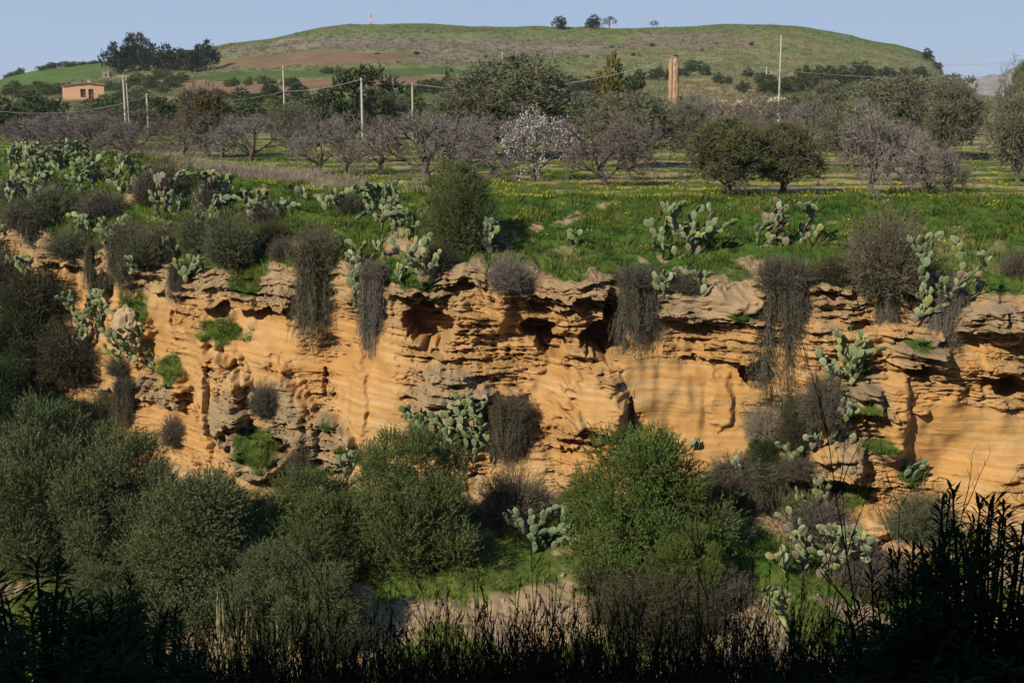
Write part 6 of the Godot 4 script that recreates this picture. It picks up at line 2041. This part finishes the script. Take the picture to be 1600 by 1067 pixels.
func brick_column(x: float, d: float, h: float) -> void:
	var o := thing("brick_column", "tall weathered orange column standing behind the grey pole", "column", on_land(x, d), "")
	rng.seed = 9
	var sides := 18
	var rows := 40
	var fl := []
	for k in sides:
		fl.append(rr(-0.1, 0.08))
	var bands := [Buf.new(), Buf.new()]
	for r in rows:
		var y0 := h * r / rows
		var y1 := h * (r + 1) / rows
		for k in sides:
			var k1 := (k + 1) % sides
			var f := func(kk: int, y: float) -> Vector3:
				var rad: float = (0.52 - 0.06 * y / h + fl[kk] + nz.get_noise_2d(kk * 3.1, y * 1.6) * 0.07) * (1.0 if y < h * 0.96 else 0.8)
				return Vector3(cos(TAU * kk / sides) * rad, y, sin(TAU * kk / sides) * rad)
			bands[1 if k % 5 == 3 else 0].quad(f.call(k, y0), f.call(k, y1), f.call(k1, y1), f.call(k1, y0), jit(0.14))
	for k in sides:
		bands[0].tri(Vector3(cos(TAU * k / sides) * 0.4, h * 0.998, sin(TAU * k / sides) * 0.4), Vector3(cos(TAU * (k + 1) / sides) * 0.4, h * 0.998, sin(TAU * (k + 1) / sides) * 0.4), Vector3(0, h + 0.06, 0), Color.WHITE)
	part("shaft", bands[0].mesh(), M.brick, o)
	part("pale_streaks", bands[1].mesh(), M.brick_pale, o)

func ruin(x: float, d: float) -> void:
	var o := thing("ruined_wall", "low ruined wall of orange and pale stone below the rocky slope", "wall", on_land(x, d), "")
	rng.seed = 21
	for k in 3:
		var b := Buf.new()
		for r in 3 + (k % 2):
			var px := -3.4
			while px < 3.4:
				var l := rr(0.5, 0.95)
				if rng.randf() < 0.9 - 0.12 * r:
					b.box(Vector3(px + l * 0.5, 0.35 + r * 0.52 + k * 0.15, -k * 0.5 + rr(-0.05, 0.05)), Vector3(l - 0.05, 0.48, 0.5), jit(0.25))
				px += l
		part("masonry", b.mesh(), [M.brick, M.stone, M.brick][k], o).set_meta("kind", "stuff")
	var r2 := thing("boulder", "pale block lying beside the foot of the tallest pole", "rock", on_land(x + 6.0, d - 2.0) + Vector3(0, 2.2, 0), "")
	part("stone", rock_mesh(33, Vector3(1.7, 0.5, 0.8)), M.stone, r2)

func rock_mesh(seed_: int, s: Vector3) -> ArrayMesh:
	var n := FastNoiseLite.new()
	n.seed = seed_
	n.frequency = 0.9
	var sp := SphereMesh.new()
	sp.radius = 1.0
	sp.height = 2.0
	sp.radial_segments = 28
	sp.rings = 16
	var st := SurfaceTool.new()
	st.create_from(sp, 0)
	var arr := st.commit_to_arrays()
	var v: PackedVector3Array = arr[Mesh.ARRAY_VERTEX]
	for i in v.size():
		var q := v[i]
		var r := 1.0 + n.get_noise_3dv(q * 1.2) * 0.35 + n.get_noise_3dv(q * 4.0) * 0.14
		v[i] = Vector3(q.x * s.x, q.y * s.y, q.z * s.z) * r
	var a := []
	a.resize(Mesh.ARRAY_MAX)
	a[Mesh.ARRAY_VERTEX] = v
	a[Mesh.ARRAY_INDEX] = arr[Mesh.ARRAY_INDEX]
	var m := ArrayMesh.new()
	m.add_surface_from_arrays(Mesh.PRIMITIVE_TRIANGLES, a)
	return m

func marker(x: float, d: float, h: float, bands: Array, label: String, r: float) -> void:
	var o := thing("marker_post", label, "post", on_land(x, d), "")
	for i in bands.size():
		var b := Buf.new()
		b.tube(Vector3(0, h * i / bands.size(), 0), Vector3(0, h * (i + 1) / bands.size(), 0), r, r, 8, Color.WHITE)
		b.tube(Vector3(0, h * (i + 1) / bands.size() - 0.01, 0), Vector3(0, h * (i + 1) / bands.size(), 0), r, 0.01, 8, Color.WHITE)
		part("band", b.mesh(), bands[i], o)

# ---------------------------------------------------------------- the shaded plants close by
func broom_mesh(seed_: int, stalks: int) -> Array:
	rng.seed = seed_
	var b := Buf.new()
	var g := Buf.new()
	for i in stalks:
		var p := Vector3(rng.randfn() * 0.34, 0, rng.randfn() * 0.30)
		var dir := Vector3(p.x * 0.5 + rr(-0.12, 0.12), 1, p.z * 0.4 + rr(-0.1, 0.1)).normalized()
		var h := rr(0.35, 1.0) * (1.0 if i % 3 == 0 else 0.85)
		var r := rr(0.003, 0.0055)
		for s in 6:
			var q := p + dir * h / 6.0
			b.tube(p, q, r * (1.0 - s * 0.13), r * (0.87 - s * 0.13), 4, jit(0.2))
			if s > 1:
				for t in 4:
					var m := p.lerp(q, rng.randf())
					var sd := (dir * 1.1 + rdir() * 0.8).normalized()
					var e := m + sd * rr(0.05, 0.2) * (1.2 - s * 0.1)
					b.tube(m, e, r * 0.45, r * 0.2, 3, jit(0.2))
					for u in 9:
						var ld := (sd + rdir() * 0.8).normalized()
						var at := m.lerp(e, rng.randf())
						var w := ld.cross(rdir()).normalized() * 0.003
						g.tri(at - w, at + w, at + ld * rr(0.010, 0.026), jit(0.3))
			p = q
			dir = (dir + rdir() * 0.16).normalized()
	return [b.mesh(), g.mesh()]

func rosette_mesh(seed_: int, count: int, wide: float) -> Array:   # a spurge-like shrub 2.4 m tall: forked stems that each end in a star of long leaves
	rng.seed = seed_
	var b := Buf.new()
	var g := Buf.new()
	for i in count:
		var a := rr(0, TAU)
		var r := sqrt(rng.randf())
		var tip := Vector3(cos(a) * r * wide, 2.4 * (1.0 - r * r * 0.3) * (rr(0.80, 1.0) if i % 3 == 0 else rr(0.35, 0.9)), sin(a) * r * wide * 0.8)
		var mid := Vector3(tip.x * 0.6, tip.y * 0.55, tip.z * 0.6) + rdir() * 0.06
		b.tube(Vector3(tip.x * 0.2, 0, tip.z * 0.2), mid, 0.013, 0.008, 5, jit(0.2))
		b.tube(mid, tip, 0.008, 0.005, 5, jit(0.2))
		var ax := (tip - mid).normalized()
		for k in 30:
			var t := float(k) / 30
			var rad := rdir()
			rad = (rad - ax * rad.dot(ax)).normalized()
			var ld := (rad + ax * lerpf(-0.35, 1.0, t)).normalized()
			var at := tip - ax * (1.0 - t) * 0.16
			var l := rr(0.075, 0.125)
			var side := ld.cross(ax).normalized() * rr(0.007, 0.010)
			var m := at + ld * l * 0.5
			var e := at + ld * l + Vector3(0, -0.016, 0)
			g.tri(at, m - side, m + side, jit(0.25))
			g.tri(m - side, e, m + side, jit(0.25))
	return [b.mesh(), g.mesh()]

func near_at(x: float, d: float) -> Vector3:
	return Vector3(x, near_bank_h(x, d) + EYE - 0.05, -d)

func build_near() -> void:
	var brooms := []
	for i in 3:
		brooms.append(broom_mesh(400 + i, 100))
	var ros := [rosette_mesh(430, 120, 0.55), rosette_mesh(431, 150, 0.6)]
	rng.seed = 440
	for e in BROOMS:   # [x, d, height, width, label]
		var k := rng.randi() % 3
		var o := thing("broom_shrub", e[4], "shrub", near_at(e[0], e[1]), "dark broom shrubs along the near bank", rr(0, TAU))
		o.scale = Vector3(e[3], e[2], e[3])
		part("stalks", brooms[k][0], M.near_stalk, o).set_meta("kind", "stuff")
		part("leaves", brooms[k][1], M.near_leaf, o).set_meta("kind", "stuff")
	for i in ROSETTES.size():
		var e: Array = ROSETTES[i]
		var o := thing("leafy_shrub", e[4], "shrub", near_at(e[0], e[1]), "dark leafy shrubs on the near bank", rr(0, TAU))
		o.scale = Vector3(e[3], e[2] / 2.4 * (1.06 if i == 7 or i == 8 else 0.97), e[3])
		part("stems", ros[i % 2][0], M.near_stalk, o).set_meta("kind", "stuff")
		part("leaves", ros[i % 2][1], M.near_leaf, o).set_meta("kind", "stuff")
	for e in STALKS:   # [x, d, height, lean, seed, label]
		rng.seed = int(e[4])
		var o := thing("dry_stalk", e[5], "dry plant", near_at(e[0], e[1]), "")
		var b := Buf.new()
		var g := Buf.new()
		stalk(b, g, Vector3.ZERO, Vector3(e[3], 1, 0).normalized(), e[2], 0.010 if e[2] > 2.6 else 0.007, 3)
		part("stem", b.mesh(), M.near_stalk, o)
		part("twigs", g.mesh(), M.near_stalk, o).set_meta("kind", "stuff")
	for e in REEDS:
		rng.seed = int(e[3])
		var o := thing("reed_clump", e[4], "reed", near_at(e[0], e[1]), "pale reed clumps on the near bank")
		for i in 7:
			var p := Vector3(rr(-0.35, 0.35), 0, rr(-0.2, 0.2))
			var top: Vector3 = p + Vector3(rr(-0.12, 0.25), e[2] * rr(0.8, 1.0), rr(-0.1, 0.1))
			var b := Buf.new()
			b.tube(p, top, 0.006, 0.003, 4, Color.WHITE)
			for k in 26:
				var at := top - (top - p).normalized() * 0.30 * rng.randf()
				var ld := ((top - p).normalized() * 1.4 + rdir() * 0.35).normalized()
				var w := ld.cross(rdir()).normalized() * 0.005
				b.tri(at - w, at + w, at + ld * 0.08, jit(0.2))
			part("reed", b.mesh(), M.reed, o)

func stalk(b: Buf, g: Buf, p: Vector3, dir: Vector3, length: float, r: float, depth: int) -> void:
	var n := 9 if depth == 3 else 5
	for s in n:
		var q := p + dir * length / n
		(b if depth == 3 else g).tube(p, q, r * (1.0 - 0.75 * s / n), r * (1.0 - 0.75 * (s + 1) / n), 5 if depth == 3 else 4, jit(0.15))
		p = q
		dir = (dir + rdir() * (0.05 if depth == 3 else 0.13) + Vector3(0, 0.03, 0)).normalized()
		if depth > 1 and s >= (3 if depth == 3 else 1):
			for k in (2 if depth == 3 else 1):
				var a := rr(0, TAU)
				stalk(b, g, p, (dir * 1.2 + Vector3(cos(a), 0.15, sin(a)) * 0.75).normalized(), length * rr(0.16, 0.36) * (1.15 - 0.6 * s / n), r * 0.42, depth - 1)
